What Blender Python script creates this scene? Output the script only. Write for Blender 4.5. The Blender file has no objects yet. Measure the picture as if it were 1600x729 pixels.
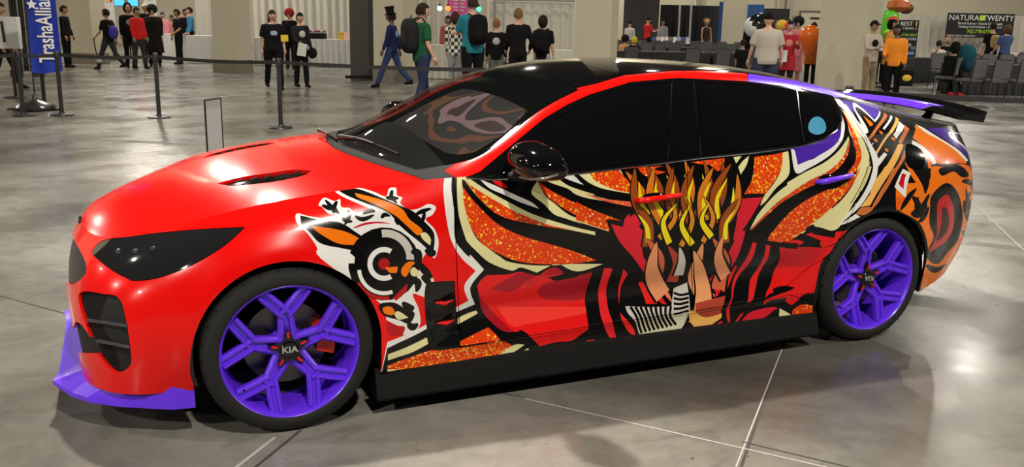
import bpy, bmesh, math, random
import numpy as np
from mathutils import Vector, Matrix
random.seed(7); RNG = np.random.default_rng(7)
PI = math.pi
SC = bpy.context.scene
COL = SC.collection

# ------------------------------------------------------------------ camera
F_PX, PITCH, ROLL, PPY, YAW = 1399.3549, 0.2243, 0.0192, 353.8791, 0.4128
CAM = np.array([-1.9772, -4.1866, 1.5672])
FW = np.array([math.sin(YAW)*math.cos(PITCH), math.cos(YAW)*math.cos(PITCH), -math.sin(PITCH)])
_r = np.array([math.cos(YAW), -math.sin(YAW), 0.0]); _u = np.cross(_r, FW)
RT = _r*math.cos(ROLL)+_u*math.sin(ROLL); UP = -_r*math.sin(ROLL)+_u*math.cos(ROLL)
cd = bpy.data.cameras.new('camera'); cam = bpy.data.objects.new('camera', cd); COL.objects.link(cam)
cd.sensor_width = 36; cd.lens = F_PX*36/1600; cd.shift_y = (PPY-364.5)/1600; cd.clip_end = 200; cd.clip_start = .05
M = Matrix(((RT[0], UP[0], -FW[0], CAM[0]), (RT[1], UP[1], -FW[1], CAM[1]), (RT[2], UP[2], -FW[2], CAM[2]), (0, 0, 0, 1)))
cam.matrix_world = M; SC.camera = cam

def project(P):
    P = np.atleast_2d(P)-CAM; z = P@FW
    return np.stack([800+F_PX*(P@RT)/z, PPY-F_PX*(P@UP)/z], -1)
def ray(px, py):
    return FW+RT*(px-800)/F_PX-UP*(py-PPY)/F_PX
def ground(px, py, z=0.0):
    d = ray(px, py); return CAM+d*((z-CAM[2])/d[2])

# ------------------------------------------------------------------ light and exposure
SC.view_settings.view_transform = 'Standard'; SC.view_settings.look = 'None'
SC.view_settings.gamma = 1; SC.view_settings.exposure = 0.0; SC.view_settings.use_curve_mapping = False
W = bpy.data.worlds.new('hall'); SC.world = W; W.use_nodes = True
W.node_tree.nodes['Background'].inputs[0].default_value = (.9, .93, 1, 1)
W.node_tree.nodes['Background'].inputs[1].default_value = .06
LAMP_POWER = 1080

# ------------------------------------------------------------------ materials
MATS = {}
def mat(name, col, rough=.5, metal=0, coat=0, emit=None, es=1, trans=0, spec=.5, alpha=1, noise=None, bump=None):
    if name in MATS: return MATS[name]
    m = bpy.data.materials.new(name); m.use_nodes = True; nt = m.node_tree; b = nt.nodes['Principled BSDF']
    b.inputs['Base Color'].default_value = (*col, 1); b.inputs['Roughness'].default_value = rough
    b.inputs['Metallic'].default_value = metal; b.inputs['Coat Weight'].default_value = coat
    b.inputs['Coat Roughness'].default_value = .03
    b.inputs['Specular IOR Level'].default_value = spec; b.inputs['Transmission Weight'].default_value = trans
    b.inputs['Alpha'].default_value = alpha
    if emit: b.inputs['Emission Color'].default_value = (*emit, 1); b.inputs['Emission Strength'].default_value = es
    if noise:
        sc, amt = noise
        tc = nt.nodes.new('ShaderNodeTexCoord'); n = nt.nodes.new('ShaderNodeTexNoise'); n.inputs['Scale'].default_value = sc; n.inputs['Detail'].default_value = 4
        mx = nt.nodes.new('ShaderNodeMix'); mx.data_type = 'RGBA'
        mx.inputs[6].default_value = (*[c*(1-amt) for c in col], 1); mx.inputs[7].default_value = (*[min(1, c*(1+amt)) for c in col], 1)
        nt.links.new(tc.outputs['Object'], n.inputs['Vector']); nt.links.new(n.outputs[0], mx.inputs[0]); nt.links.new(mx.outputs[2], b.inputs['Base Color'])
    if bump:
        sc, st = bump
        tc = nt.nodes.new('ShaderNodeTexCoord'); n = nt.nodes.new('ShaderNodeTexNoise'); n.inputs['Scale'].default_value = sc
        bp = nt.nodes.new('ShaderNodeBump'); bp.inputs['Strength'].default_value = st; bp.inputs['Distance'].default_value = .01
        nt.links.new(tc.outputs['Object'], n.inputs['Vector']); nt.links.new(n.outputs[0], bp.inputs['Height']); nt.links.new(bp.outputs[0], b.inputs['Normal'])
    MATS[name] = m; return m

# ------------------------------------------------------------------ object helpers
def empty(name, loc=(0, 0, 0), rz=0, label=None, cat=None, group=None):
    o = bpy.data.objects.new(name, None); COL.objects.link(o); o.location = loc; o.rotation_euler = (0, 0, rz); o.empty_display_size = .1
    if label: o['label'] = label
    if cat: o['category'] = cat
    if group: o['group'] = group
    return o
def tag(o, label=None, cat=None, group=None, kind=None):
    if label: o['label'] = label
    if cat: o['category'] = cat
    if group: o['group'] = group
    if kind: o['kind'] = kind
    return o
def mesh_obj(name, V, F, m, parent=None, N=None, smooth=True, uv=None, midx=None):
    me = bpy.data.meshes.new(name)
    me.from_pydata([tuple(map(float, v)) for v in V] if not isinstance(V, np.ndarray) else V.tolist(), [], F.tolist() if isinstance(F, np.ndarray) else F)
    for mm in (m if isinstance(m, (list, tuple)) else [m]): me.materials.append(mm)
    if smooth: me.polygons.foreach_set('use_smooth', [True]*len(me.polygons))
    if midx is not None: me.polygons.foreach_set('material_index', midx)
    if uv is not None:
        L = me.uv_layers.new(name='UVMap'); li = np.empty(len(me.loops), int); me.loops.foreach_get('vertex_index', li)
        L.data.foreach_set('uv', np.asarray(uv)[li].ravel())
    me.update()
    if N is not None: me.normals_split_custom_set_from_vertices([tuple(n) for n in N])
    o = bpy.data.objects.new(name, me); COL.objects.link(o)
    if parent: o.parent = parent
    return o
def copy_tree(o, parent=None):
    c = o.copy(); COL.objects.link(c)
    if parent: c.parent = parent
    for ch in [k for k in o.children]:
        copy_tree(ch, c)
    return c

class MB:
    """collects shapes, each with a material, into one mesh"""
    def __init__(s): s.v = []; s.f = []; s.mi = []; s.mats = []; s.sm = []
    def _m(s, m):
        if m not in s.mats: s.mats.append(m)
        return s.mats.index(m)
    def add(s, V, F, m=None, smooth=False, M=None):
        o = len(s.v)
        for v in V:
            v = Vector(v)
            s.v.append(tuple(M@v) if M else tuple(v))
        k = s._m(m)
        for f in F: s.f.append([i+o for i in f]); s.mi.append(k); s.sm.append(smooth)
        return s
    def box(s, c, d, m=None, M=None, bev=0):
        bm = bmesh.new(); bmesh.ops.create_cube(bm, size=1)
        for v in bm.verts: v.co = Vector((c[0]+v.co.x*d[0], c[1]+v.co.y*d[1], c[2]+v.co.z*d[2]))
        if bev: bmesh.ops.bevel(bm, geom=bm.edges[:], offset=bev, segments=2, affect='EDGES', profile=.7)
        s.bm(bm, m, M=M); return s
    def bm(s, bm, m=None, smooth=False, M=None):
        bm.verts.ensure_lookup_table(); bm.verts.index_update()
        s.add([v.co for v in bm.verts], [[v.index for v in f.verts] for f in bm.faces], m, smooth, M); bm.free(); return s
    def tube(s, pts, r, m=None, n=10, cap=True, M=None, flat=1.0):
        pts = [Vector(p) for p in pts]; rs = r if isinstance(r, (list, tuple)) else [r]*len(pts)
        V = []; F = []; ref = None
        for i, p in enumerate(pts):
            t = (pts[min(i+1, len(pts)-1)]-pts[max(i-1, 0)]).normalized()
            if ref is None:
                ref = Vector((0, 0, 1)) if abs(t.z) < .9 else Vector((1, 0, 0))
            a = (ref-t*ref.dot(t)).normalized(); ref = a; b = t.cross(a)
            for k in range(n):
                q = 2*PI*k/n; V.append(p+(a*math.cos(q)*flat+b*math.sin(q))*rs[i])
        for i in range(len(pts)-1):
            for k in range(n):
                F.append([i*n+k, i*n+(k+1) % n, (i+1)*n+(k+1) % n, (i+1)*n+k])
        if cap: F.append(list(range(n))[::-1]); F.append([(len(pts)-1)*n+k for k in range(n)])
        s.add(V, F, m, True, M); return s
    def lathe(s, prof, m=None, n=32, M=None, smooth=True):
        V = []; F = []; L = len(prof)
        for k in range(n):
            a = 2*PI*k/n
            for r, z in prof: V.append((r*math.cos(a), r*math.sin(a), z))
        for k in range(n):
            for i in range(L-1):
                F.append([k*L+i, ((k+1) % n)*L+i, ((k+1) % n)*L+i+1, k*L+i+1])
        s.add(V, F, m, smooth, M); return s
    def sphere(s, c, r, m=None, M=None, seg=16):
        bm = bmesh.new(); bmesh.ops.create_uvsphere(bm, u_segments=seg, v_segments=max(6, seg//2), radius=1)
        rr = r if isinstance(r, (tuple, list)) else (r, r, r)
        for v in bm.verts: v.co = Vector((c[0]+v.co.x*rr[0], c[1]+v.co.y*rr[1], c[2]+v.co.z*rr[2]))
        s.bm(bm, m, True, M); return s
    def prism(s, poly, z0, z1, m=None, M=None):
        n = len(poly)
        V = [(p[0], p[1], z0) for p in poly]+[(p[0], p[1], z1) for p in poly]
        F = [list(range(n))[::-1], [n+i for i in range(n)]]+[[i, (i+1) % n, n+(i+1) % n, n+i] for i in range(n)]
        s.add(V, F, m, False, M); return s
    def build(s, name, parent=None, loc=None, auto=None):
        me = bpy.data.meshes.new(name); me.from_pydata(s.v, [], s.f)
        for m in s.mats: me.materials.append(m)
        me.polygons.foreach_set('material_index', s.mi); me.polygons.foreach_set('use_smooth', s.sm); me.update()
        bm = bmesh.new(); bm.from_mesh(me); bmesh.ops.recalc_face_normals(bm, faces=bm.faces)
        for e in bm.edges:
            if len(e.link_faces) == 2 and e.calc_face_angle(0) > .7: e.smooth = False
        bm.to_mesh(me); bm.free()
        o = bpy.data.objects.new(name, me); COL.objects.link(o)
        if parent: o.parent = parent
        if loc is not None: o.location = loc
        return o

def link_text(txt, size, m, M_, parent, name='lettering', ext=.002, align='CENTER', sx=1.0, bold=0):
    cu = bpy.data.curves.new('t', 'FONT'); cu.body = txt; cu.size = size; cu.align_x = align; cu.align_y = 'CENTER'; cu.extrude = ext; cu.offset = bold
    to = bpy.data.objects.new('t', cu); COL.objects.link(to); dg = bpy.context.evaluated_depsgraph_get(); dg.update()
    me = bpy.data.meshes.new_from_object(to.evaluated_get(dg)); bpy.data.objects.remove(to); bpy.data.curves.remove(cu)
    me.materials.clear(); me.materials.append(m); me.transform(M_@Matrix.Diagonal((sx, 1, 1, 1)))
    o = bpy.data.objects.new(name, me); COL.objects.link(o); o.parent = parent; return o


# ================================================================== the car
# body surface: two spline patches (side wrap A, upper T) over common stations, near side = negative y
PAINT = mat('red_gloss_wrap', (.78, .004, .002), .2, coat=.35, spec=.3)
BLACKG = mat('gloss_black', (.003, .003, .0035), .06, coat=.2)
BLACKM = mat('matte_black_plastic', (.004, .004, .004), .6, spec=.2)
PURPLE = mat('purple_satin', (.13, .028, .80), .28, coat=.15)
GLASS_SIDE = mat('black_tinted_glass', (.003, .003, .004), .03)
RUBBER = mat('tyre_rubber', (.014, .014, .0135), .75, spec=.3, bump=(60, .15))
CHROME = mat('dark_chrome', (.35, .35, .37), .12, 1)
RED_CAL = mat('caliper_red', (.7, .01, .01), .35)

def bsp(C, n, m0, m1):
    """uniform cubic B-spline along axis 0 through phantom ends; m0/m1: 'mirror' or 'end'"""
    def ph(a, b, mode):
        if mode == 'mirror': return b*np.array([1, -1, 1])
        return 2*a-b
    P = np.concatenate([ph(C[0], C[1], m0)[None], C, ph(C[-1], C[-2], m1)[None]])
    K = len(C)-1; t = np.linspace(0, K, n); i = np.minimum(t.astype(int), K-1); f = (t-i)
    sh = [n]+[1]*(C.ndim-1); f = f.reshape(sh)
    return ((1-f)**3*P[i]+(3*f**3-6*f**2+4)*P[i+1]+(-3*f**3+3*f**2+3*f+1)*P[i+2]+f**3*P[i+3])/6

# station rows for A: six (x, w, z) points each, bottom to belt
def pl(x, r): return [(x, w, z) for w, z in r]
A_ST = [
 [(-2.195, 0, .19), (-2.225, 0, .33), (-2.25, 0, .47), (-2.24, 0, .58), (-2.21, 0, .66), (-2.165, 0, .715)],
 [(-2.20, .28, .19), (-2.225, .28, .33), (-2.245, .28, .47), (-2.23, .27, .58), (-2.195, .26, .66), (-2.15, .26, .715)],
 [(-2.20, .56, .19), (-2.205, .56, .33), (-2.205, .54, .47), (-2.175, .51, .58), (-2.14, .48, .66), (-2.09, .46, .722)],
 [(-2.10, .735, .19), (-2.105, .75, .33), (-2.10, .735, .47), (-2.08, .695, .59), (-2.04, .64, .68), (-1.99, .59, .745)],
 [(-1.96, .815, .19), (-1.965, .835, .33), (-1.97, .83, .47), (-1.95, .80, .60), (-1.91, .75, .70), (-1.86, .68, .785)],
 [(-1.80, .812, .20), (-1.815, .87, .33), (-1.815, .885, .48), (-1.80, .87, .62), (-1.775, .825, .735), (-1.74, .73, .825)],
 pl(-1.62, [(.90, .20), (.915, .33), (.918, .49), (.905, .65), (.862, .775), (.765, .862)]),
 pl(-1.45, [(.905, .20), (.92, .33), (.922, .49), (.915, .67), (.877, .805), (.782, .892)]),
 pl(-1.22, [(.905, .20), (.915, .33), (.915, .49), (.915, .68), (.888, .83), (.802, .922)]),
 pl(-1.02, [(.895, .19), (.905, .33), (.905, .49), (.912, .69), (.892, .845), (.815, .94)]),
 pl(-.92, [(.893, .19), (.900, .33), (.900, .49), (.910, .69), (.892, .848), (.820, .946)]),
 pl(-.84, [(.890, .19), (.893, .33), (.898, .49), (.908, .69), (.892, .85), (.826, .952)]),
 pl(-.68, [(.885, .19), (.885, .33), (.893, .49), (.906, .69), (.894, .85), (.842, .957)]),
 pl(-.5, [(.882, .19), (.880, .33), (.890, .49), (.905, .69), (.895, .85), (.848, .959)]),
 pl(-.3, [(.880, .19), (.878, .33), (.888, .49), (.905, .69), (.896, .852), (.852, .962)]),
 pl(-.08, [(.880, .19), (.876, .33), (.887, .49), (.905, .69), (.898, .854), (.855, .968)]),
 pl(.15, [(.880, .19), (.876, .33), (.887, .49), (.905, .69), (.900, .856), (.858, .977)]),
 pl(.42, [(.880, .19), (.877, .33), (.888, .49), (.906, .69), (.902, .86), (.861, .989)]),
 pl(.85, [(.884, .19), (.884, .33), (.895, .49), (.911, .69), (.908, .868), (.865, 1.010)]),
 pl(1.18, [(.893, .19), (.903, .33), (.914, .49), (.923, .69), (.918, .873), (.860, 1.036)]),
 pl(1.47, [(.900, .19), (.918, .33), (.929, .49), (.936, .69), (.927, .876), (.838, 1.060)]),
 pl(1.78, [(.890, .21), (.910, .34), (.922, .50), (.927, .69), (.910, .88), (.793, 1.073)]),
 pl(2.05, [(.835, .26), (.862, .36), (.878, .50), (.882, .69), (.862, .88), (.730, 1.07)]),
 [(2.23, .73, .31), (2.26, .77, .39), (2.275, .79, .52), (2.285, .795, .69), (2.27, .775, .88), (2.22, .665, 1.062)],
 [(2.34, .54, .33), (2.38, .58, .40), (2.40, .60, .53), (2.42, .60, .69), (2.40, .58, .88), (2.34, .52, 1.06)],
 [(2.40, .28, .34), (2.44, .30, .41), (2.46, .30, .53), (2.475, .30, .69), (2.46, .30, .88), (2.41, .28, 1.065)],
 [(2.41, 0, .34), (2.455, 0, .41), (2.475, 0, .53), (2.49, 0, .69), (2.475, 0, .88), (2.425, 0, 1.068)],
]
def hoodrow(i, xc, zc, p=2.3):
    x0, w0, z0 = A_ST[i][5]; out = []
    for s in (1, .93, .80, .55, .28, 0):
        out.append((x0+(xc-x0)*(1-s*s), w0*s, z0+(zc-z0)*(1-s**p)))
    return out
T_ST = [[A_ST[0][5]]*6, hoodrow(1, -2.12, .742), hoodrow(2, -2.03, .790), hoodrow(3, -1.93, .828), hoodrow(4, -1.82, .862),
 hoodrow(5, -1.70, .893), hoodrow(6, -1.56, .922), hoodrow(7, -1.42, .945), hoodrow(8, -1.24, .964), hoodrow(9, -1.12, .972),
 hoodrow(10, -1.055, .976), 
 [(-.84, .826, .952), (-.845, .805, .962), (-.86, .775, .967), (-.89, .70, .972), (-.98, .36, .982), (-1.02, 0, .985)],
 [(-.68, .842, .957), (-.67, .815, .975), (-.66, .790, .992), (-.67, .755, 1.012), (-.82, .38, 1.068), (-.88, 0, 1.082)],
 [(-.5, .848, .959), (-.49, .812, 1.01), (-.485, .762, 1.068), (-.49, .71, 1.105), (-.61, .34, 1.180), (-.66, 0, 1.198)],
 [(-.3, .852, .962), (-.30, .80, 1.06), (-.31, .712, 1.176), (-.30, .655, 1.222), (-.41, .32, 1.280), (-.45, 0, 1.292)],
 [(-.08, .855, .968), (-.08, .79, 1.09), (-.08, .652, 1.252), (-.075, .592, 1.296), (-.17, .31, 1.338), (-.20, 0, 1.348)],
 [(.15, .858, .977), (.15, .783, 1.12), (.15, .640, 1.310), (.15, .568, 1.345), (.11, .30, 1.379), (.09, 0, 1.390)],
 pl(.42, [(.861, .989), (.780, 1.14), (.632, 1.332), (.560, 1.366), (.30, 1.393), (0, 1.403)]),
 pl(.85, [(.865, 1.010), (.778, 1.15), (.626, 1.312), (.553, 1.348), (.30, 1.374), (0, 1.385)]),
 pl(1.18, [(.860, 1.036), (.770, 1.165), (.618, 1.280), (.542, 1.314), (.29, 1.340), (0, 1.352)]),
 pl(1.47, [(.838, 1.060), (.752, 1.145), (.612, 1.222), (.530, 1.252), (.28, 1.278), (0, 1.291)]),
 pl(1.78, [(.793, 1.073), (.725, 1.115), (.610, 1.150), (.520, 1.170), (.28, 1.195), (0, 1.207)]),
 pl(2.05, [(.730, 1.07), (.680, 1.085), (.590, 1.098), (.500, 1.108), (.27, 1.122), (0, 1.128)]),
 [(2.22, .665, 1.062), (2.225, .62, 1.07), (2.23, .54, 1.074), (2.24, .45, 1.078), (2.25, .25, 1.085), (2.26, 0, 1.088)],
 [(2.34, .52, 1.06), (2.34, .48, 1.064), (2.34, .42, 1.067), (2.345, .34, 1.070), (2.35, .18, 1.074), (2.355, 0, 1.076)],
 [(2.41, .28, 1.065), (2.41, .26, 1.067), (2.41, .22, 1.068), (2.41, .18, 1.069), (2.41, .10, 1.070), (2.41, 0, 1.071)],
 [(2.425, 0, 1.068)]*6]
NU, NVA, NVT = 620, 120, 130
def patch(ST, nv, top):
    C = np.array(ST, float)                       # stations x rows x 3
    S = bsp(C, NU, 'mirror', 'mirror')            # along the car
    S = np.swapaxes(S, 0, 1)
    S = bsp(S, nv, 'end', 'mirror' if top else 'end')
    return S                                      # rows x NU x 3
SA = patch(A_ST, NVA, False); ST_ = patch(T_ST, NVT, True)
ARF, ARR = (-1.45, .335, .365), (1.462, .335, .365)
def sculpt(S):
    x, w, z = S[..., 0], S[..., 1].copy(), S[..., 2]
    side = np.clip((w-.6)/.2, 0, 1)
    for cx, cz, r in (ARF, ARR):                  # arch flares
        d = np.hypot(x-cx, z-cz); w += side*.012*np.exp(-((d-r)/.055)**2)*(z < .8)
    # scallop low on the doors between the wheels, crease above it
    g = np.clip((x+1.0)/.25, 0, 1)*np.clip((1.15-x)/.3, 0, 1)
    zc = .40+.03*(x+.1)
    w -= side*g*.022*np.exp(-((z-zc)/.075)**2)
    w += side*g*.010*np.exp(-((z-zc+.13)/.03)**2)
    S = S.copy(); S[..., 1] = w; return S
SA = sculpt(SA)
def grid_mesh(S):
    S = S.copy(); S[..., 1] *= -1                 # near side
    nv, nu, _ = S.shape
    du = np.gradient(S, axis=1); dv = np.gradient(S, axis=0); N = np.cross(du, dv)
    L = np.linalg.norm(N, axis=-1, keepdims=True); L[L < 1e-12] = 1; N = N/L
    # outward: away from the centre of the car
    c = np.array([0, 0, .6]); s = np.sign(np.sum(N*(S-np.array([0, 0, .5])), -1).mean()); N = N*s
    V = S.reshape(-1, 3); idx = np.arange(nv*nu).reshape(nv, nu)
    a, b, c_, d = idx[:-1, :-1].ravel(), idx[:-1, 1:].ravel(), idx[1:, 1:].ravel(), idx[1:, :-1].ravel()
    T = np.concatenate([np.stack([a, b, c_], 1), np.stack([a, c_, d], 1)]) if s > 0 else np.concatenate([np.stack([a, c_, b], 1), np.stack([a, d, c_], 1)])
    # flip so that triangle winding agrees with N
    e = np.cross(V[T[:, 1]]-V[T[:, 0]], V[T[:, 2]]-V[T[:, 0]]); fl = np.sum(e*N.reshape(-1, 3)[T[:, 0]], 1) < 0
    T[fl] = T[fl][:, ::-1]
    ar = np.linalg.norm(e, axis=1); T = T[ar > 1e-10]
    return dict(V=V, N=N.reshape(-1, 3), T=T)
def join(ms):
    V = np.concatenate([m['V'] for m in ms]); N = np.concatenate([m['N'] for m in ms]); o = 0; T = []
    for m in ms: T.append(m['T']+o); o += len(m['V'])
    return dict(V=V, N=N, T=np.concatenate(T))
def compact(m):
    u, inv = np.unique(m['T'].ravel(), return_inverse=True)
    return dict(V=m['V'][u], N=m['N'][u], T=inv.reshape(-1, 3))
def keep(m, f, sgn=-1, lim=0.0):
    """part of m where sgn*f > lim (f sampled per vertex), cut exactly along the iso line"""
    g = sgn*f-lim; T = m['T']; ins = g > 0
    k = ins[T].sum(1)
    out = [T[k == 3]]; V = [m['V']]; N = [m['N']]; base = len(m['V'])
    for kk in (1, 2):
        Q = T[k == kk]
        if not len(Q): continue
        odd = ins[Q] if kk == 1 else ~ins[Q]
        r = odd.argmax(1); i = np.arange(len(Q))
        a, b, c = Q[i, r], Q[i, (r+1) % 3], Q[i, (r+2) % 3]
        def cut(p, q):
            t = (g[p]/(g[p]-g[q]))[:, None]; n = m['N'][p]*(1-t)+m['N'][q]*t
            return m['V'][p]*(1-t)+m['V'][q]*t, n/np.maximum(np.linalg.norm(n, axis=1, keepdims=True), 1e-9)
        v1, n1 = cut(a, b); v2, n2 = cut(a, c); n = len(Q)
        i1 = base+np.arange(n); i2 = i1+n; base += 2*n
        V += [v1, v2]; N += [n1, n2]
        if kk == 1: out.append(np.stack([a, i1, i2], 1))
        else: out += [np.stack([i1, b, c], 1), np.stack([i1, c, i2], 1)]
    r = dict(V=np.concatenate(V), N=np.concatenate(N), T=np.concatenate(out))
    return weld(compact(r)) if len(r['T']) else r
def weld(m):
    key = np.round(m['V']*2e5).astype(np.int64)
    _, first, inv = np.unique(key, axis=0, return_index=True, return_inverse=True); inv = inv.ravel()
    T = inv[m['T']]; ok = (T[:, 0] != T[:, 1]) & (T[:, 1] != T[:, 2]) & (T[:, 0] != T[:, 2])
    return dict(V=m['V'][first], N=m['N'][first], T=T[ok])
def smooth_poly(P, closed=True, n=8):
    """Catmull-Rom through P; a point given as (x, y, 1) stays a sharp corner"""
    P = [tuple(p) for p in P]; out = []; L = len(P)
    for i in range(L if closed else L-1):
        p1, p2 = P[i], P[(i+1) % L]
        p0 = P[(i-1) % L] if (closed or i > 0) else p1; p3 = P[(i+2) % L] if (closed or i+2 < L) else p2
        if len(p1) > 2: p0 = p1
        if len(p2) > 2: p3 = p2
        a, b, c, d = (np.array(q[:2], float) for q in (p0, p1, p2, p3))
        m1 = (c-a)/2 if len(p1) <= 2 else (c-b)*.5; m2 = (d-b)/2 if len(p2) <= 2 else (c-b)*.5
        for k in range(n):
            t = k/n; out.append((2*t**3-3*t**2+1)*b+(t**3-2*t**2+t)*m1+(-2*t**3+3*t**2)*c+(t**3-t**2)*m2)
    if not closed: out.append(np.array(P[-1][:2], float))
    return np.array(out)
def sdist(Q, poly, chunk=40000):
    """signed distance (negative inside) of the 2-D points Q to a closed polygon"""
    a = poly; b = np.roll(poly, -1, 0); res = np.empty(len(Q))
    for s in range(0, len(Q), chunk):
        q = Q[s:s+chunk]
        d = np.full(len(q), 1e9); inside = np.zeros(len(q), bool)
        for i in range(len(a)):
            e = b[i]-a[i]; w = q-a[i]; t = np.clip((w@e)/max(e@e, 1e-18), 0, 1)
            dd = w-t[:, None]*e; d = np.minimum(d, (dd*dd).sum(1))
            c = ((a[i, 1] > q[:, 1]) != (b[i, 1] > q[:, 1]))
            if c.any():
                xi = a[i, 0]+(q[:, 1]-a[i, 1])*e[0]/(e[1] if abs(e[1]) > 1e-12 else 1e-12)
                inside ^= c & (q[:, 0] < xi)
        d = np.sqrt(d); d[inside] *= -1; res[s:s+chunk] = d
    return res
def near(Q, poly, pad):
    lo, hi = poly.min(0)-pad, poly.max(0)+pad
    return ((Q > lo) & (Q < hi)).all(1)
def field(m, poly, space):
    Q = project(m['V']) if space == 'photo' else m['V'][:, [0, 2]] if space == 'side' else m['V'][:, [0, 1]]
    ok = near(Q, poly, 40 if space == 'photo' else .1)
    f = np.full(len(Q), 1e3 if space == 'photo' else 1.0)
    if ok.any(): f[ok] = sdist(Q[ok], poly)
    f = np.minimum(f, 60 if space == 'photo' else .3)
    return f
def carve(m, poly, space='side', gap=.0018, where=None):
    """(piece inside the outline, rest), a narrow panel gap between them"""
    f = field(m, poly, space); g = gap*(340 if space == 'photo' else 1)
    if where is not None: f = np.where(where(m), f, 60 if space == 'photo' else .3)
    return keep(m, f, -1, g), keep(m, f, 1, g)
def flange(m, depth=.012):
    """turn the free edges of a panel inwards so that it has thickness"""
    T = m['T']; E = np.concatenate([T[:, [0, 1]], T[:, [1, 2]], T[:, [2, 0]]])
    key = np.sort(E, 1); _, idx, inv, cnt = np.unique(key, axis=0, return_index=True, return_inverse=True, return_counts=True)
    B = E[idx[cnt == 1]]
    B = B[(np.abs(m['V'][B[:, 0], 1]) > 1e-4) | (np.abs(m['V'][B[:, 1], 1]) > 1e-4)]
    if not len(B): return m
    o = len(m['V']); n = len(B); V0, V1 = m['V'][B[:, 0]], m['V'][B[:, 1]]; N0, N1 = m['N'][B[:, 0]], m['N'][B[:, 1]]
    en = np.cross(V1-V0, (N0+N1)/2); en = en/np.maximum(np.linalg.norm(en, axis=1, keepdims=True), 1e-9)
    V = np.concatenate([m['V'], V0, V1, V1-N1*depth, V0-N0*depth]); N = np.concatenate([m['N'], en, en, en, en])
    i = o+np.arange(n)
    T2 = np.concatenate([T, np.stack([i, i+3*n, i+2*n], 1), np.stack([i, i+2*n, i+n], 1)])
    return dict(V=V, N=N, T=T2)
def mirrored(m): return dict(V=m['V']*np.array([1, -1, 1]), N=m['N']*np.array([1, -1, 1]), T=m['T'][:, ::-1])
UVX0, UVX1, UVZ0, UVZ1 = -1.75, 2.5, .12, 1.34
def panel(name, m, material, parent, side='near', depth=.012):
    """one body panel as an object; side near / far / both (joined over the centre line)"""
    m = flange(m, depth)
    if side == 'far': m = mirrored(m)
    if side == 'both': m = join([m, mirrored(m)])
    uv = np.stack([(m['V'][:, 0]-UVX0)/(UVX1-UVX0), (m['V'][:, 2]-UVZ0)/(UVZ1-UVZ0)], 1)
    return mesh_obj(name, m['V'], m['T'], material, parent, N=m['N'], uv=uv)

# ------------------------------------------------------------------ the wrap's drawing, rasterised from outlines
GA, GT = SA.copy(), ST_.copy()
for G_ in (GA, GT): G_[..., 1] *= -1
def _gridinfo(S):
    Q = project(S.reshape(-1, 3)).reshape(S.shape[:2]+(2,))
    du = np.gradient(S, axis=1); dv = np.gradient(S, axis=0); N = np.cross(du, dv)
    s = np.sign(np.sum(N*(S-np.array([0, 0, .5])), -1).mean())
    fac = np.sum(N*s*(CAM-S), -1) > 0
    return S, Q, np.gradient(Q, axis=1), np.gradient(Q, axis=0), du, dv, fac
GI = [_gridinfo(GA), _gridinfo(GT)]
def on_body(px, py):
    """the point of the near bodywork seen at a place in the photograph"""
    best = None
    for S, Q, Qu, Qv, Su, Sv, fac in GI:
        d = ((Q-np.array([px, py]))**2).sum(-1)+np.where(fac, 0, 1e6)
        k = np.unravel_index(d.argmin(), d.shape)
        if best is None or d[k] < best[0]: best = (d[k], S, Q, Qu, Qv, Su, Sv, k)
    _, S, Q, Qu, Qv, Su, Sv, k = best
    J = np.stack([Qu[k], Qv[k]], 1)
    try: a = np.linalg.solve(J+1e-9*np.eye(2), np.array([px, py])-Q[k])
    except Exception: a = np.zeros(2)
    a = np.clip(a, -1.5, 1.5)
    return S[k]+Su[k]*a[0]+Sv[k]*a[1]
TW, TH = 4096, 1176
def s2l(c): return [((v/255+.055)/1.055)**2.4 if v > 10 else v/255/12.92 for v in c]
ART = np.zeros((TH, TW, 3), np.float32); ART[:] = s2l((229, 8, 4))
def to_tex(xz): return np.stack([(xz[:, 0]-UVX0)/(UVX1-UVX0)*TW, (xz[:, 1]-UVZ0)/(UVZ1-UVZ0)*TH], 1)
def mask_poly(P):
    lo = np.clip(np.floor(P.min(0)).astype(int)-1, 0, [TW, TH]); hi = np.clip(np.ceil(P.max(0)).astype(int)+1, 0, [TW, TH])
    if (hi <= lo).any(): return None
    X = np.arange(lo[0], hi[0])+.5; out = np.zeros((hi[1]-lo[1], hi[0]-lo[0]), bool)
    a = P; b = np.roll(P, -1, 0)
    for r in range(out.shape[0]):
        y = lo[1]+r+.5; c = (a[:, 1] > y) != (b[:, 1] > y)
        if not c.any(): continue
        xs = np.sort(a[c, 0]+(y-a[c, 1])*(b[c, 0]-a[c, 0])/(b[c, 1]-a[c, 1]))
        for i in range(0, len(xs)-1, 2): out[r] |= (X > xs[i]) & (X < xs[i+1])
    return lo, hi, out
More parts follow.
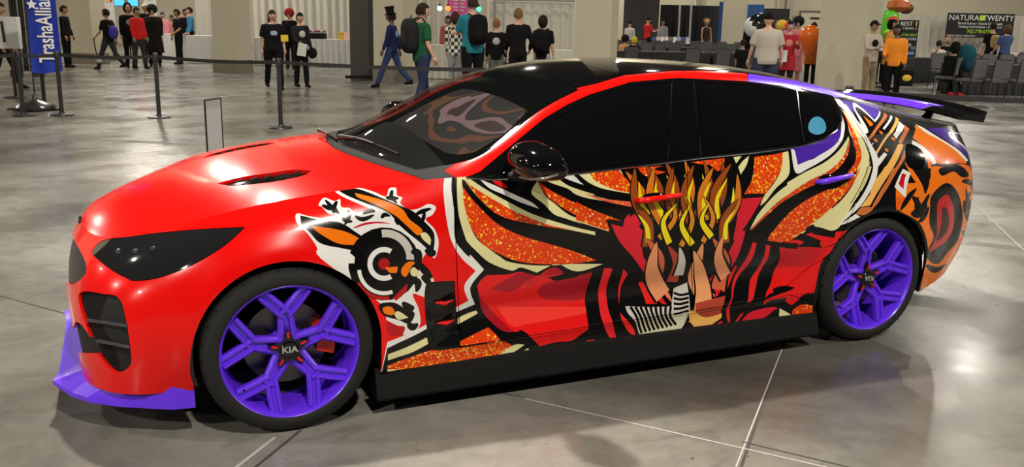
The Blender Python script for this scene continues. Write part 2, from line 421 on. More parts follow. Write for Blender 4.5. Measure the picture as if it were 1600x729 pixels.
def paint_xz(xz, col, speck=0, n=None):
    mk = mask_poly(to_tex(np.asarray(xz, float)))
    if mk is None: return
    lo, hi, m = mk; A = ART[lo[1]:hi[1], lo[0]:hi[0]]; A[m] = s2l(col)
    if speck:
        k = int(m.sum()/260*speck); ys, xs = np.nonzero(m)
        if not len(ys): return
        dens = RNG.random((9, 2))*[hi[0]-lo[0], hi[1]-lo[1]]
        for _ in range(k):
            j = RNG.integers(len(ys)); cx, cy = xs[j], ys[j]
            dm = np.min(np.hypot(dens[:, 0]-cx, dens[:, 1]-cy))
            if RNG.random() > math.exp(-dm/170)+.12: continue
            r = RNG.choice([1.5, 2.2, 3, 4.2, 5.5], p=[.25, .3, .25, .14, .06]); R = int(r)+1
            y0, y1, x0, x1 = max(0, cy-R), min(A.shape[0], cy+R+1), max(0, cx-R), min(A.shape[1], cx+R+1)
            yy, xx = np.mgrid[y0:y1, x0:x1]; mm = ((yy-cy)**2+(xx-cx)**2 <= r*r) & m[y0:y1, x0:x1]
            A[y0:y1, x0:x1][mm] = s2l([(250, 178, 30), (250, 210, 60), (245, 140, 40), (250, 225, 150)][RNG.choice(4, p=[.42, .25, .23, .1])])
TILE = {1: (460, 280, 5.608), 2: (560, 390, 3.646), 3: (690, 240, 4.558), 4: (720, 380, 4.05), 5: (900, 240, 4.555), 6: (900, 380, 4.2875),
        7: (1080, 220, 4.555), 8: (1080, 360, 4.2875), 11: (1230, 140, 4.555), 12: (1260, 260, 5.205), 13: (1380, 180, 4.556), 14: (1400, 300, 4.286), 0: (0, 0, 1)}
def trace(t, pts):
    out = []
    for p in pts:
        tt = t
        if len(p) == 4: tt = p[3]
        ox, oy, s = TILE[tt]; q = on_body(ox+p[0]/s, oy+p[1]/s); out.append((q[0], q[2])+((1,) if len(p) >= 3 and p[2] == 1 else ()))
    return out
def P(t, pts, col, speck=0, extra=(), closed=True, n=6):
    paint_xz(smooth_poly(trace(t, pts)+[(x, z, 1) for x, z in extra], True, n), col, speck)
def LN(t, pts, w, col, taper=False):
    """a stroke w metres wide along pts"""
    C = smooth_poly(trace(t, pts), False, 6); d = np.gradient(C, axis=0); d /= np.maximum(np.linalg.norm(d, axis=1, keepdims=True), 1e-9)
    nn = np.stack([-d[:, 1], d[:, 0]], 1); L = len(C); ww = np.full(L, w/2)
    if taper: ww = w/2*np.sin(np.linspace(.15, PI-.05, L))**.7 if taper == 2 else w/2*(1-np.linspace(0, 1, L)**2*.95)
    paint_xz(np.concatenate([C+nn*ww[:, None], (C-nn*ww[:, None])[::-1]]), col)
BK, WH, CR = (7, 6, 6), (228, 228, 224), (222, 216, 158)
OR, OR2, CL, CD = (222, 62, 14), (240, 118, 12), (226, 22, 22), (165, 14, 34)
TAN, BRN, PU, YE, GR = (236, 178, 92), (196, 108, 56), (74, 36, 168), (238, 214, 22), (196, 192, 184)

# everything behind the white border: white first, then black inside it
P(3, [(5, 125, 1), (12, 250), (28, 420), (60, 590), (105, 690), (600, 62, 1, 2), (668, 120, 1, 2), (603, 205, 0, 2), (626, 290, 1, 2), (470, 378, 0, 2), (300, 470, 0, 2), (165, 525, 1, 2)], WH,
  extra=[(-1.12, .1), (2.6, .1), (2.6, 1.4), (-.70, 1.4), (-.83, 1.0)])
P(3, [(62, 125, 1), (70, 250), (88, 400), (95, 600), (150, 690), (200, 735), (640, 30, 0, 2), (716, 112, 1, 2), (638, 215, 0, 2), (664, 310, 1, 2), (500, 385, 0, 2), (330, 482, 0, 2), (165, 560, 1, 2)], BK,
  extra=[(-1.12, .1), (2.6, .1), (2.6, 1.4), (-.70, 1.4), (-.80, 1.0)])
# cream outer band of the big flame and its speckled body
P(3, [(88, 110, 1), (130, 105), (200, 175), (330, 262), (480, 345), (640, 425), (800, 480), (960, 525), (1094, 555, 1), (1094, 580, 1), (940, 548), (780, 520), (600, 470), (400, 430), (250, 300), (150, 180), (160, 300),
      (185, 450), (240, 590), (330, 670), (420, 735), (300, 115, 0, 4), (420, 135, 0, 4), (560, 140, 0, 4), (700, 130, 0, 4), (900, 130, 1, 4), (740, 178, 0, 4), (620, 128, 1, 4), (590, 130, 1, 4), (480, 185, 1, 4), (380, 152, 0, 4), (320, 172, 0, 4),
      (180, 120, 0, 4), (90, 40, 0, 4), (50, 0, 0, 4), (170, 600), (125, 450), (110, 300)], CR, n=4)
P(3, [(155, 240, 1), (200, 300), (280, 390), (400, 500), (560, 580), (760, 640), (900, 680), (1050, 735), (860, 108, 1, 4), (700, 128, 0, 4), (520, 132, 0, 4), (350, 110, 0, 4), (210, 50, 0, 4), (130, 0, 0, 4), (290, 640), (215, 540), (175, 420), (155, 320)], OR, 1.4)
P(3, [(160, 180, 1), (230, 240), (360, 320), (500, 400), (640, 460), (760, 505), (940, 545, 1), (760, 520), (620, 495), (480, 465), (380, 420), (290, 340), (220, 260)], OR, 2.2)
# white blade, second cream and speckled blades under the mirror
P(3, [(270, 180, 1), (380, 225), (520, 290), (640, 345), (695, 392, 1), (560, 345), (440, 290), (340, 245)], WH)
P(3, [(350, 185, 1), (420, 195), (470, 245), (400, 225)], CL)
P(3, [(680, 195, 1), (740, 300), (800, 350), (900, 430), (1000, 470), (1100, 505), (240, 555, 1, 5), (0, 480, 0, 5), (1000, 500), (880, 460), (800, 430), (730, 360), (640, 280)], CR)
P(3, [(680, 190, 1), (760, 250), (870, 310), (1000, 370), (1100, 420), (215, 470, 1, 5), (240, 545, 1, 5), (100, 500, 0, 5), (1050, 480), (940, 430), (840, 370), (740, 290)], OR, 2.4)
P(5, [(0, 340, 1), (120, 400), (230, 440), (330, 480, 1), (215, 470), (240, 550, 1), (100, 505), (0, 470, 1)], OR, 1.5)
P(3, [(740, 190, 1), (820, 178), (900, 225), (1000, 262), (1094, 290, 1), (130, 300, 0, 5), (300, 340, 0, 5), (430, 375, 1, 5), (300, 350, 0, 5), (100, 320, 0, 5), (0, 290, 0, 5), (900, 250), (800, 215)], CR)
P(5, [(60, 280, 1), (200, 320), (330, 335), (410, 345), (435, 385, 1), (300, 360), (150, 322)], (226, 96, 60), .6)
P(3, [(860, 165, 1), (935, 140, 1), (965, 180), (1010, 218, 1), (930, 195)], WH)
P(5, [(0, 165, 1), (20, 190), (55, 222, 1), (0, 205, 1)], WH)
P(5, [(10, 140, 1), (150, 128), (300, 112), (340, 160), (385, 210), (415, 288, 1), (300, 270), (180, 245), (90, 205)], CR)
P(5, [(100, 140, 1), (300, 112, 1), (345, 165), (390, 215), (412, 280, 1), (300, 262), (200, 225), (130, 185)], OR, 1.8)
P(5, [(440, 100, 1), (620, 85, 1), (560, 110), (640, 130, 1), (520, 160), (470, 140)], OR, 1.2)
# shoulder and sleeve folds on the left
P(4, [(165, 200, 1), (300, 195), (380, 180), (480, 205), (540, 170), (590, 150, 1), (650, 195), (740, 205), (832, 180, 1), (800, 270), (785, 350), (795, 440), (806, 545, 1), (760, 575), (700, 615), (600, 625), (500, 650, 1), (470, 620),
      (440, 590), (420, 570), (380, 545, 1), (350, 560), (290, 545), (250, 540), (150, 450, 1), (125, 360), (103, 268, 1), (130, 230)], CL)
P(4, [(185, 290, 1), (250, 250), (330, 205), (380, 185), (470, 205), (400, 250), (335, 300), (260, 303)], CD)
P(4, [(480, 300, 1), (530, 255), (600, 235), (830, 182, 1), (800, 260), (782, 350, 1), (700, 362), (600, 358), (520, 345)], CD)
P(4, [(405, 295, 1), (430, 240), (500, 205), (590, 152), (650, 190), (560, 205), (470, 240)], CD)
P(4, [(400, 300, 1), (440, 265), (500, 228), (560, 212, 1), (540, 200), (460, 222), (415, 260)], (205, 30, 40))
P(4, [(105, 275, 1), (130, 350), (200, 430), (300, 530), (330, 560), (250, 545), (150, 450), (120, 370)], CD)
P(4, [(555, 215, 1), (600, 205), (680, 190), (740, 205), (690, 220), (600, 235)], BK)
P(4, [(230, 400, 1), (500, 400), (790, 400, 1), (795, 440, 1), (600, 480), (420, 510), (320, 520)], (240, 58, 48))
P(4, [(870, 350, 1), (875, 270), (905, 160, 1), (960, 158, 1), (925, 260), (918, 350), (935, 430), (945, 520), (972, 600, 1), (930, 570), (900, 500), (880, 430)], (224, 36, 40))
P(6, [(150, 380, 1), (160, 270), (190, 165, 1), (242, 168, 1), (210, 270), (205, 370), (225, 470), (270, 630, 1), (225, 632, 1), (185, 540), (165, 450)], (224, 36, 40))
P(6, [(285, 380, 1), (290, 270), (318, 172, 1), (348, 205, 1), (310, 270), (292, 350), (290, 410, 1)], (224, 36, 40))
P(6, [(295, 460, 1), (320, 490), (380, 560), (400, 612, 1), (360, 600), (310, 520)], (230, 40, 30))
P(6, [(70, 648, 1), (120, 645), (175, 662, 1), (80, 680, 1)], (205, 20, 50))
# bottom of the door and rocker
P(2, [(580, 520, 1), (740, 440, 1), (780, 480), (815, 520, 1), (700, 535), (582, 552, 1)], OR, 1.0)
P(2, [(165, 660, 1), (300, 610), (420, 570), (560, 560), (700, 540), (830, 520, 1), (875, 545), (870, 570), (800, 610), (600, 640), (400, 668), (290, 685), (165, 700, 1)], OR, 3.0)
P(2, [(168, 595, 1), (260, 560), (390, 498, 1), (398, 535, 1), (290, 590), (168, 630, 1)], CR)
P(2, [(565, 390, 1), (620, 362), (672, 345, 1), (680, 362, 1), (630, 390), (566, 425, 1)], CR)
P(2, [(165, 680, 1), (290, 684, 1), (165, 712, 1)], CR)
P(4, [(190, 722, 1), (260, 690), (340, 640), (405, 640, 1), (330, 690), (240, 722, 1)], CR)
P(4, [(365, 705, 1), (425, 662, 1), (432, 672, 1), (400, 700, 1)], CR)
P(4, [(550, 668, 1), (700, 650), (758, 632, 1), (750, 655, 1), (650, 665)], (240, 90, 40))
# red collars around the middle
P(5, [(250, 500, 1), (335, 520, 1), (345, 470), (375, 430), (385, 450, 1), (462, 395, 1), (440, 450), (470, 480), (450, 520), (490, 570), (470, 650), (480, 735), (465, 110, 0, 6), (500, 200, 0, 6), (540, 270, 1, 6), (460, 200, 0, 6), (380, 90, 0, 6), (300, 0, 0, 6), (320, 640), (285, 580)], (214, 28, 48))
P(7, [(345, 378, 1), (372, 412, 1), (430, 405), (512, 400, 1), (470, 470), (410, 570), (330, 680), (300, 700), (325, 560), (330, 450)], (214, 28, 48))
P(8, [(330, 0, 1), (365, 0, 1), (335, 110), (280, 230), (225, 330), (180, 435, 1), (110, 462, 1), (92, 385), (150, 290), (230, 180), (290, 70)], (214, 28, 48))
P(6, [(415, 262, 1), (445, 255, 1), (480, 310), (545, 405, 1), (470, 405, 1), (445, 330)], (232, 34, 26))
P(6, [(472, 245, 1), (500, 270), (560, 340), (608, 408, 1), (575, 405, 1), (520, 340)], (214, 30, 34))
P(6, [(562, 285, 1), (620, 330), (648, 400, 1), (600, 350)], (224, 120, 84))
# folds right of the middle
P(8, [(205, 415, 1), (240, 330), (300, 232, 1), (305, 245), (270, 320), (238, 400, 1)], (220, 32, 34))
P(8, [(412, 78, 1), (438, 82, 1), (420, 160), (380, 230), (320, 300), (290, 370), (280, 440), (262, 500), (260, 600), (245, 615, 1), (238, 520), (270, 440), (272, 370), (300, 290), (360, 200)], (220, 32, 34))
P(8, [(500, 95, 1), (530, 100, 1), (515, 180), (480, 240), (450, 300), (430, 390), (410, 465), (372, 488, 1), (385, 420), (395, 330), (440, 260), (480, 190)], (220, 32, 34))
P(8, [(592, 112, 1), (760, 110), (920, 110), (1040, 40, 1), (960, 120), (905, 170), (870, 220), (850, 290), (835, 370), (822, 420, 1), (760, 425), (700, 480), (640, 520, 1), (600, 480), (540, 470), (480, 505, 1), (500, 430), (530, 360), (548, 290), (590, 200)], CL)
P(8, [(592, 112, 1), (760, 112), (905, 120, 1), (860, 175), (780, 240, 1), (680, 245), (572, 245, 1), (595, 180)], (196, 22, 34))
P(8, [(545, 390, 1), (610, 370), (690, 380), (640, 400), (560, 415)], BK)
P(8, [(520, 425, 1), (600, 400), (680, 388), (660, 402), (580, 430), (480, 470, 1)], BK)
P(8, [(480, 500, 1), (540, 465), (640, 450), (630, 470), (690, 500), (760, 440), (822, 415, 1), (818, 455), (740, 490), (670, 530), (600, 510), (540, 490), (490, 510)], BK)
P(8, [(515, 60, 1), (560, 0), (755, 0, 1), (720, 40), (640, 45), (600, 90, 1)], OR, 1.0)
P(8, [(670, 0, 1), (770, 0, 1), (730, 35, 1), (650, 28)], CR)
P(8, [(610, 82, 1), (650, 50), (760, 60), (720, 100), (650, 105)], CL)
P(8, [(750, 30, 1), (830, 10), (930, 10), (1045, 0, 1), (1000, 60), (930, 100), (880, 110), (850, 80), (780, 60)], CL)
LN(8, [(630, 45), (720, 40), (800, 65), (860, 90)], .035, BK)
LN(8, [(560, 80), (640, 98), (715, 105)], .028, BK)
LN(8, [(820, 0), (900, 15), (965, 25)], .035, BK)
P(8, [(592, 520, 1), (640, 545), (680, 570, 1), (588, 580, 1)], CR)
P(8, [(680, 530, 1), (740, 495), (815, 500, 1), (812, 555, 1), (690, 570)], OR, .9)
P(8, [(480, 520, 1), (560, 510), (570, 530), (480, 590, 1), (330, 615, 1), (390, 550)], (214, 24, 48))
P(8, [(290, 615, 1), (330, 560), (350, 555), (310, 612, 1)], (214, 24, 48))
P(8, [(150, 640, 1), (200, 605), (215, 630, 1)], (214, 24, 48))
LN(8, [(500, 590), (540, 555), (570, 530)], .014, BK)
# right-hand flames
P(7, [(450, 112, 1), (560, 100), (652, 82, 1), (640, 200), (590, 290), (525, 378, 1), (450, 375), (375, 380, 1), (430, 280), (445, 190)], OR, 2.4)
P(7, [(652, 82, 1), (690, 72, 1), (700, 160), (690, 250), (600, 340), (530, 430), (490, 462, 1), (520, 390), (590, 300), (640, 200)], CR)
P(7, [(300, 115, 1), (360, 108, 1), (320, 160, 1)], CR)
P(7, [(335, 185, 1), (370, 140), (412, 105, 1), (395, 170), (352, 240, 1)], CR)
P(7, [(0, 150, 1), (240, 122, 1), (230, 170), (190, 215), (130, 170), (60, 165)], OR, 1.2)
P(7, [(418, 630, 1), (470, 530), (560, 420), (660, 330), (780, 265), (900, 215), (1002, 150, 1), (1002, 230, 1), (900, 290), (760, 350), (640, 420), (540, 510), (440, 610)], CR)
P(7, [(418, 635, 1), (540, 505), (640, 415), (760, 345), (880, 290), (1002, 180, 1), (1002, 240, 1), (900, 300), (780, 360), (650, 435), (540, 530), (440, 625)], (206, 66, 26), .8)
P(7, [(540, 708, 1), (600, 620), (700, 510), (820, 420), (960, 350), (1002, 340, 1), (1002, 470, 1), (880, 560), (800, 640), (720, 700), (640, 722, 1)], OR, 1.8)
P(7, [(720, 680, 1), (800, 640), (880, 560), (1002, 460, 1), (1002, 560, 1), (940, 610, 1), (860, 595), (800, 640), (740, 680)], CR)
P(11, [(0, 660, 1), (120, 590), (260, 520), (360, 440), (420, 360), (435, 330, 1), (440, 420), (410, 500), (330, 570), (200, 640), (0, 735, 1)], CR)
P(11, [(20, 735, 1), (150, 650), (290, 580), (380, 500), (420, 430), (436, 350, 1), (438, 440), (400, 520), (340, 580), (230, 640), (120, 700), (60, 735, 1)], (206, 60, 22), 1.6)
P(11, [(385, 135, 1), (430, 180), (500, 290), (560, 400), (590, 500), (570, 600), (510, 729, 1), (260, 500, 0, 12), (130, 500, 1, 12), (60, 470, 0, 12), (150, 400, 0, 12), (260, 300, 0, 12), (370, 160, 0, 12), (500, 560), (500, 440), (450, 320), (425, 220)], CR)
P(12, [(490, 0, 1), (530, 0, 1), (480, 140), (420, 240), (340, 340), (220, 430), (140, 498, 1), (60, 470), (200, 350), (330, 230), (400, 120)], CR)
P(11, [(390, 145, 1), (440, 270), (470, 380), (490, 440), (480, 520), (430, 590, 1), (470, 600), (510, 540), (530, 460), (500, 350), (450, 250)], OR, 2.2)
P(12, [(0, 290, 1), (150, 210), (290, 150), (400, 60), (440, 0, 1), (420, 60), (350, 180), (250, 290), (130, 400), (40, 468, 1), (0, 470, 1)], OR, 2.0)
LN(12, [(500, 0), (470, 90), (420, 200), (360, 300)], .004, BK)
# white outline and purple field behind the rear window
P(11, [(25, 415, 1), (60, 590), (160, 555), (300, 470), (380, 380), (410, 270), (395, 200), (375, 170, 1), (380, 280), (300, 400), (160, 500), (40, 420, 1)], WH)
P(11, [(50, 412, 1), (200, 370), (300, 330), (385, 270, 1), (375, 340), (320, 410), (200, 480), (75, 535, 1)], PU)
P(11, [(335, 62, 1), (380, 75), (440, 130), (500, 220), (575, 290, 1), (560, 320), (640, 460, 1), (650, 520), (630, 620), (560, 735, 1), (610, 600), (600, 480), (560, 380), (500, 290), (440, 200), (390, 130), (345, 100, 1)], WH)
P(12, [(545, 0, 1), (580, 0, 1), (570, 90), (520, 200), (440, 320), (330, 420), (262, 480, 1), (330, 390), (430, 270), (500, 150)], WH)
P(12, [(262, 478, 1), (400, 385, 1), (440, 408, 1), (330, 460)], WH)
P(11, [(380, 68, 1), (470, 90), (620, 110), (660, 150), (620, 215), (540, 140), (480, 110), (470, 170), (430, 120)], PU)
P(11, [(465, 92, 1), (500, 105), (620, 215, 1), (655, 148, 1), (665, 158, 1), (625, 232, 1), (510, 130), (492, 150), (575, 285), (560, 315, 1), (520, 230), (475, 140)], WH)
P(11, [(540, 185, 1), (600, 230), (610, 250), (590, 262, 1)], OR2)
# long parallel bars sweeping up the rear pillar
for a, b, w, c in (((700, 170), (580, 350), .012, BRN), ((742, 185), (685, 280), .008, WH), ((782, 200), (635, 450), .012, TAN), ((815, 240), (765, 335), .024, WH), ((850, 262), (800, 380), .022, BRN)):
    LN(11, [a, ((a[0]+b[0])/2+8, (a[1]+b[1])/2), b], w, c)
for q in ((630, 360), (668, 305), (755, 350), (708, 430)): LN(11, [(q[0]-12, q[1]-8), (q[0]+12, q[1]+6)], .014, OR2)
P(11, [(600, 385, 1), (620, 375, 1), (600, 400, 1)], WH)
P(11, [(640, 500, 1), (690, 445, 1), (712, 460, 1), (650, 545, 1)], WH)
P(11, [(790, 385, 1), (828, 390, 1), (780, 510), (700, 640), (640, 735, 1), (590, 735, 1), (630, 640), (720, 520)], TAN)
P(12, [(590, 90, 1), (640, 0), (700, 0, 1), (640, 110), (560, 240), (520, 315, 1), (440, 330, 1), (520, 220)], TAN)
P(12, [(440, 335, 1), (515, 325, 1), (540, 350), (470, 395), (400, 385, 1)], BRN)
P(11, [(855, 380, 1), (840, 480), (770, 600), (690, 735), (655, 735), (740, 600), (815, 480)], BRN)
P(12, [(700, 20, 1), (745, 0, 1), (680, 120), (600, 270), (530, 350), (545, 300), (640, 140)], BRN)
# rear corner: orange ground with black brush marks, a dark oval with a red heart (plain shapes only)
P(13, [(222, 70, 1), (300, 110), (400, 160), (500, 225), (590, 320), (585, 345, 1), (480, 335), (395, 345), (370, 310), (300, 240), (210, 160, 1)], OR2)
P(13, [(210, 160, 1), (300, 220), (380, 280), (560, 330), (400, 345), (370, 310), (300, 240)], (230, 96, 14))
P(13, [(225, 60, 1), (320, 110), (440, 185), (540, 250), (605, 320, 1), (590, 330, 1), (500, 240), (400, 175), (290, 115)], WH)
P(13, [(310, 95, 1), (420, 90), (520, 130), (600, 200), (625, 280), (625, 340, 1), (560, 255), (440, 170)], (60, 30, 140))
P(13, [(460, 120, 1), (540, 130), (600, 190), (625, 260, 1), (540, 200), (480, 160)], WH)
P(13, [(475, 128, 1), (545, 140), (590, 185), (610, 225, 1), (540, 185), (500, 158)], BK)
P(13, [(205, 175, 1), (290, 225), (360, 300), (378, 340), (350, 350, 1), (320, 290), (250, 230), (205, 205, 1)], WH)
P(13, [(205, 215, 1), (290, 260), (330, 300), (345, 370), (320, 375, 1), (300, 300), (200, 235, 1)], OR2)
P(13, [(345, 370), (420, 365), (520, 350), (600, 355), (640, 400), (630, 470), (650, 600), (680, 735, 1), (520, 760), (330, 735), (310, 600), (335, 480)], OR2)
P(14, [(160, 655, 1), (190, 520), (215, 380), (160, 210), (30, 130), (0, 100, 1), (0, -70, 1), (110, -60), (200, -80), (300, -100), (520, -60), (530, 100), (530, 220), (525, 380), (470, 480, 1), (330, 560), (230, 620)], OR2)
P(14, [(0, 125, 1), (0, 30, 1), (60, 40), (55, 60), (20, 100)], (226, 92, 14))
P(13, [(155, 340, 1), (175, 345), (240, 430), (290, 515, 1), (270, 525), (200, 430)], OR2)
P(13, [(165, 300), (260, 280), (320, 380), (330, 470), (300, 560), (280, 500), (220, 400), (170, 340)], BK)
P(13, [(140, 380, 1), (195, 410, 1), (170, 500), (165, 592, 1), (80, 510, 1), (110, 440)], WH)
P(13, [(135, 412, 1), (163, 420, 1), (150, 470), (145, 525, 1), (108, 488, 1)], (200, 10, 20))
P(13, [(150, 600), (185, 550), (240, 520), (180, 620), (120, 680), (130, 640)], BK)
P(14, [(240, 20), (330, -60), (400, -20), (440, 90), (445, 200), (415, 320), (350, 400), (280, 480), (215, 450), (215, 380), (250, 300), (225, 210), (228, 110)], BK)
P(14, [(300, 40), (350, 20), (385, 110), (385, 230), (340, 320), (260, 380), (225, 395), (270, 300), (275, 180), (275, 90)], (190, 24, 30))
P(14, [(310, 110), (345, 120), (355, 220), (320, 290), (270, 330), (300, 230)], (60, 8, 12))
P(13, [(400, 380), (500, 350), (570, 370), (610, 430), (560, 440), (500, 400), (420, 430)], BK)
for q in (((250, 580), (235, 650), (270, 690)), ((210, 690), (250, 680), (285, 700)), ((300, 600), (280, 660), (300, 720)), ((570, 610), (600, 660), (610, 720)), ((330, 560), (300, 620), (310, 680)), ((590, 520), (600, 590), (640, 650)), ((560, 470), (620, 480), (640, 560))):
    LN(13, q, .03, BK, 2)
for q in (((110, 30), (150, 80), (170, 130)), ((100, 140), (140, 150), (185, 150)), ((220, 100), (190, 160), (150, 200)), ((450, 80), (470, 150), (520, 190)), ((440, 260), (480, 300), (460, 380)), ((490, 230), (450, 330), (400, 400)),
          ((520, 240), (500, 330), (480, 420)), ((330, 560), (370, 490), (430, 420)), ((390, 500), (430, 440), (480, 400)), ((460, 300), (500, 370), (500, 450)), ((200, 490), (270, 520), (340, 480)), ((500, 0), (470, 60), (500, 110))):
    LN(14, q, .035, BK, 2)
P(14, [(205, 640, 1), (330, 570), (440, 520), (500, 480, 1), (530, 380, 1), (560, 480), (480, 560), (300, 640, 1)], BK)
# plain licks of gold, brown and sand filling the middle of the doors
def lick(a, c, bend, w, col):
    a, c = np.array(a, float), np.array(c, float); m = (a+c)/2+np.array([-(c-a)[1], (c-a)[0]])*bend; LN(0, [tuple(a), tuple(m), tuple(c)], w, col, True)
LK = [((1010, 345), (978, 268), .12), ((1018, 350), (992, 262), -.14), ((1026, 340), (1008, 256), .15), ((1036, 345), (1022, 262), -.16), ((1046, 338), (1040, 252), .14), ((1058, 345), (1052, 262), -.12), ((1068, 338), (1070, 250), .12), ((1080, 345), (1084, 258), -.14),
      ((1090, 338), (1100, 250), .15), ((1100, 345), (1114, 262), -.12), ((1110, 340), (1128, 250), .12), ((1120, 348), (1142, 256), -.15), ((1128, 352), (1152, 272), .14), ((1012, 385), (992, 318), .16), ((1132, 380), (1154, 310), -.15)]
for k_, (a, c, b_) in enumerate(LK):
    lick(a, c, b_, .074, BK); lick(a, c, b_, .056, (150, 72, 22) if k_ % 3 else (206, 118, 30)); lick((a[0]+1, a[1]-6), ((a[0]+3*c[0])/4, (a[1]+3*c[1])/4), b_*.8, .026, YE if k_ % 2 else (244, 226, 40))
for k_, (a, c, b_) in enumerate([((1030, 372), (1044, 300), .25), ((1046, 380), (1058, 318), -.25), ((1064, 384), (1068, 304), .2), ((1082, 382), (1080, 318), -.25), ((1098, 378), (1098, 304), .22), ((1112, 370), (1108, 316), -.25)]):
    lick(a, c, b_, .05, BK); lick(a, c, b_, .030, YE if k_ % 2 else (214, 130, 34))
for a, c, b_, w, col in [((1022, 440), (1010, 372), .2, .04, (200, 96, 64)), ((1036, 462), (1026, 378), -.15, .05, (224, 146, 100)), ((1050, 440), (1044, 384), .2, .035, (170, 60, 44)), ((1106, 470), (1098, 380), -.18, .055, (224, 146, 100)), ((1122, 452), (1114, 372), .18, .045, (200, 96, 64)),
                          ((1134, 432), (1130, 368), -.15, .035, (224, 146, 100)), ((1090, 505), (1084, 392), .1, .06, (228, 156, 104)), ((1104, 525), (1112, 470), -.1, .05, (190, 84, 56)), ((1060, 430), (1062, 386), .1, .03, (196, 192, 184))]:
    lick(a, c, b_, w*1.7+.024, BK); lick(a, c, b_, w*1.7, col)
P(6, [(752, 450, 1), (800, 450), (860, 490), (976, 465, 1), (970, 500), (900, 545), (830, 575), (775, 540)], TAN)
P(6, [(800, 400, 1), (1000, 350, 1), (980, 430), (970, 470, 1), (870, 495), (805, 460)], (170, 66, 44))
P(6, [(330, 420, 1), (500, 425), (640, 420, 1), (655, 300, 1), (745, 260, 1), (760, 380), (735, 520), (690, 590, 1), (560, 608), (425, 612, 1), (400, 530), (350, 470)], GR)
P(6, [(400, 520, 1), (560, 490), (740, 470, 1), (720, 540), (690, 590, 1), (560, 608), (425, 612, 1)], (212, 208, 176))
for i in range(9):
    a = i/8; LN(6, [(365+a*270, 425-5*a), (400+a*230, 480), (440+a*230, 600-55*a)], .013, BK)
for i in range(5): LN(6, [(655, 330+i*36), (700, 345+i*30), (755, 335+i*28)], .011, BK)
# front fender: white-edged black shards, orange streaks and rings (plain shapes, no creature)
SH = [(1, [(20, 300), (120, 320), (300, 350), (350, 350), (380, 310), (300, 300), (240, 240), (210, 225), (260, 160), (350, 190), (400, 170), (410, 240), (480, 250), (540, 290), (650, 260), (600, 230), (420, 150), (320, 70), (380, 55), (560, 70), (700, 110), (800, 150),
          (830, 80), (890, 75), (900, 140), (945, 160), (930, 210), (1010, 265), (1100, 250), (1170, 215), (1240, 240), (1210, 310), (1150, 350), (1230, 440), (1265, 560), (1230, 690), (1170, 640), (1120, 700), (1100, 760), (430, 170, 0, 2), (400, 270, 0, 2), (310, 250, 0, 2), (345, 340, 0, 2), (350, 430, 0, 2), (280, 490, 0, 2),
          (170, 420, 0, 2), (120, 300, 0, 2), (240, 700), (200, 600), (120, 480), (20, 380)])]
for t, q in SH: P(t, q, WH, n=4)
P(1, [(370, 68, 1), (560, 85), (760, 160), (900, 220), (1040, 280), (1140, 370), (1225, 480), (1215, 660, 1), (1110, 560), (1010, 480), (920, 400), (820, 290), (640, 215), (480, 150), (390, 100)], BK)
P(1, [(530, 118, 1), (700, 160), (840, 205), (950, 265), (1010, 350), (1120, 440), (1080, 490), (1000, 420), (900, 330), (820, 280), (700, 215), (560, 160)], OR2)
P(1, [(1105, 480), (1150, 465), (1195, 520), (1190, 580, 1), (1130, 530)], CR)
P(1, [(50, 315, 1), (200, 350), (400, 380), (520, 450), (660, 560), (560, 620), (400, 600), (230, 560), (140, 470), (60, 390, 1)], BK)
P(1, [(140, 405, 1), (330, 430), (480, 470), (660, 568, 1), (520, 575), (380, 560), (230, 480)], OR2)
for q in (((270, 180), (330, 250), (350, 300)), ((240, 225), (300, 250), (350, 255)), ((375, 190), (350, 250), (400, 310)), ((470, 270), (480, 320), (440, 400)), ((530, 320), (600, 350), (700, 310)), ((600, 300), (660, 275), (710, 280)), ((860, 95), (850, 150), (900, 210)), ((800, 160), (850, 165), (915, 165)),
          ((1060, 310), (1120, 280), (1200, 255)), ((1140, 280), (1130, 340), (1100, 400)), ((420, 330), (450, 360), (510, 370)), ((760, 340), (790, 310), (840, 320)), ((880, 340), (900, 370), (910, 400))):
    LN(1, q, .016, BK, 2)
P(1, [(510, 425, 1), (620, 380), (740, 370), (850, 388, 1), (720, 385), (620, 400), (540, 425)], (190, 10, 40))
def ring(cx, cy, r0, r1, a0, a1, col):
    aa = np.radians(np.linspace(a0, a1, 24)); o = [(cx+math.cos(a)*r1, cy+math.sin(a)*r1*1.02) for a in aa]+[(cx+math.cos(a)*r0, cy+math.sin(a)*r0*1.02) for a in aa[::-1]]
    pts = trace(0, o); paint_xz(np.array(pts), col)
ring(600, 412, 0, 56, 0, 360, BK); ring(602, 404, 33, 45, 262, 362, GR)
ring(600, 412, 18, 26, 60, 300, WH); ring(600, 412, 0, 9, 0, 360, (170, 14, 26)); ring(600, 418, 36, 42, 70, 175, WH); ring(600, 418, 44, 49, 80, 150, (190, 16, 26))
P(1, [(350, 735, 1), (350, 660), (380, 600), (405, 600, 1), (390, 670), (385, 735, 1)], WH); P(1, [(440, 735, 1), (450, 665), (490, 650), (530, 680, 1), (525, 735, 1)], WH)
P(2, [(150, 100, 1), (225, 95, 1), (220, 130, 1), (180, 130)], OR2)
P(2, [(245, 110), (280, 70), (322, 72), (300, 100), (275, 150), (250, 145)], OR2)
P(2, [(295, 120), (320, 100), (362, 145, 1), (310, 150)], CR)
for q in (((300, 160), (340, 190), (330, 240)), ((360, 150), (390, 170), (400, 200)), ((330, 60), (380, 120), (420, 160)), ((300, 10), (340, 20), (350, 80)), ((250, 300), (290, 330), (320, 330)), ((280, 420), (310, 440), (340, 420)), ((380, 0), (420, 20), (430, 0))):
    LN(2, q, .03, BK, 2)
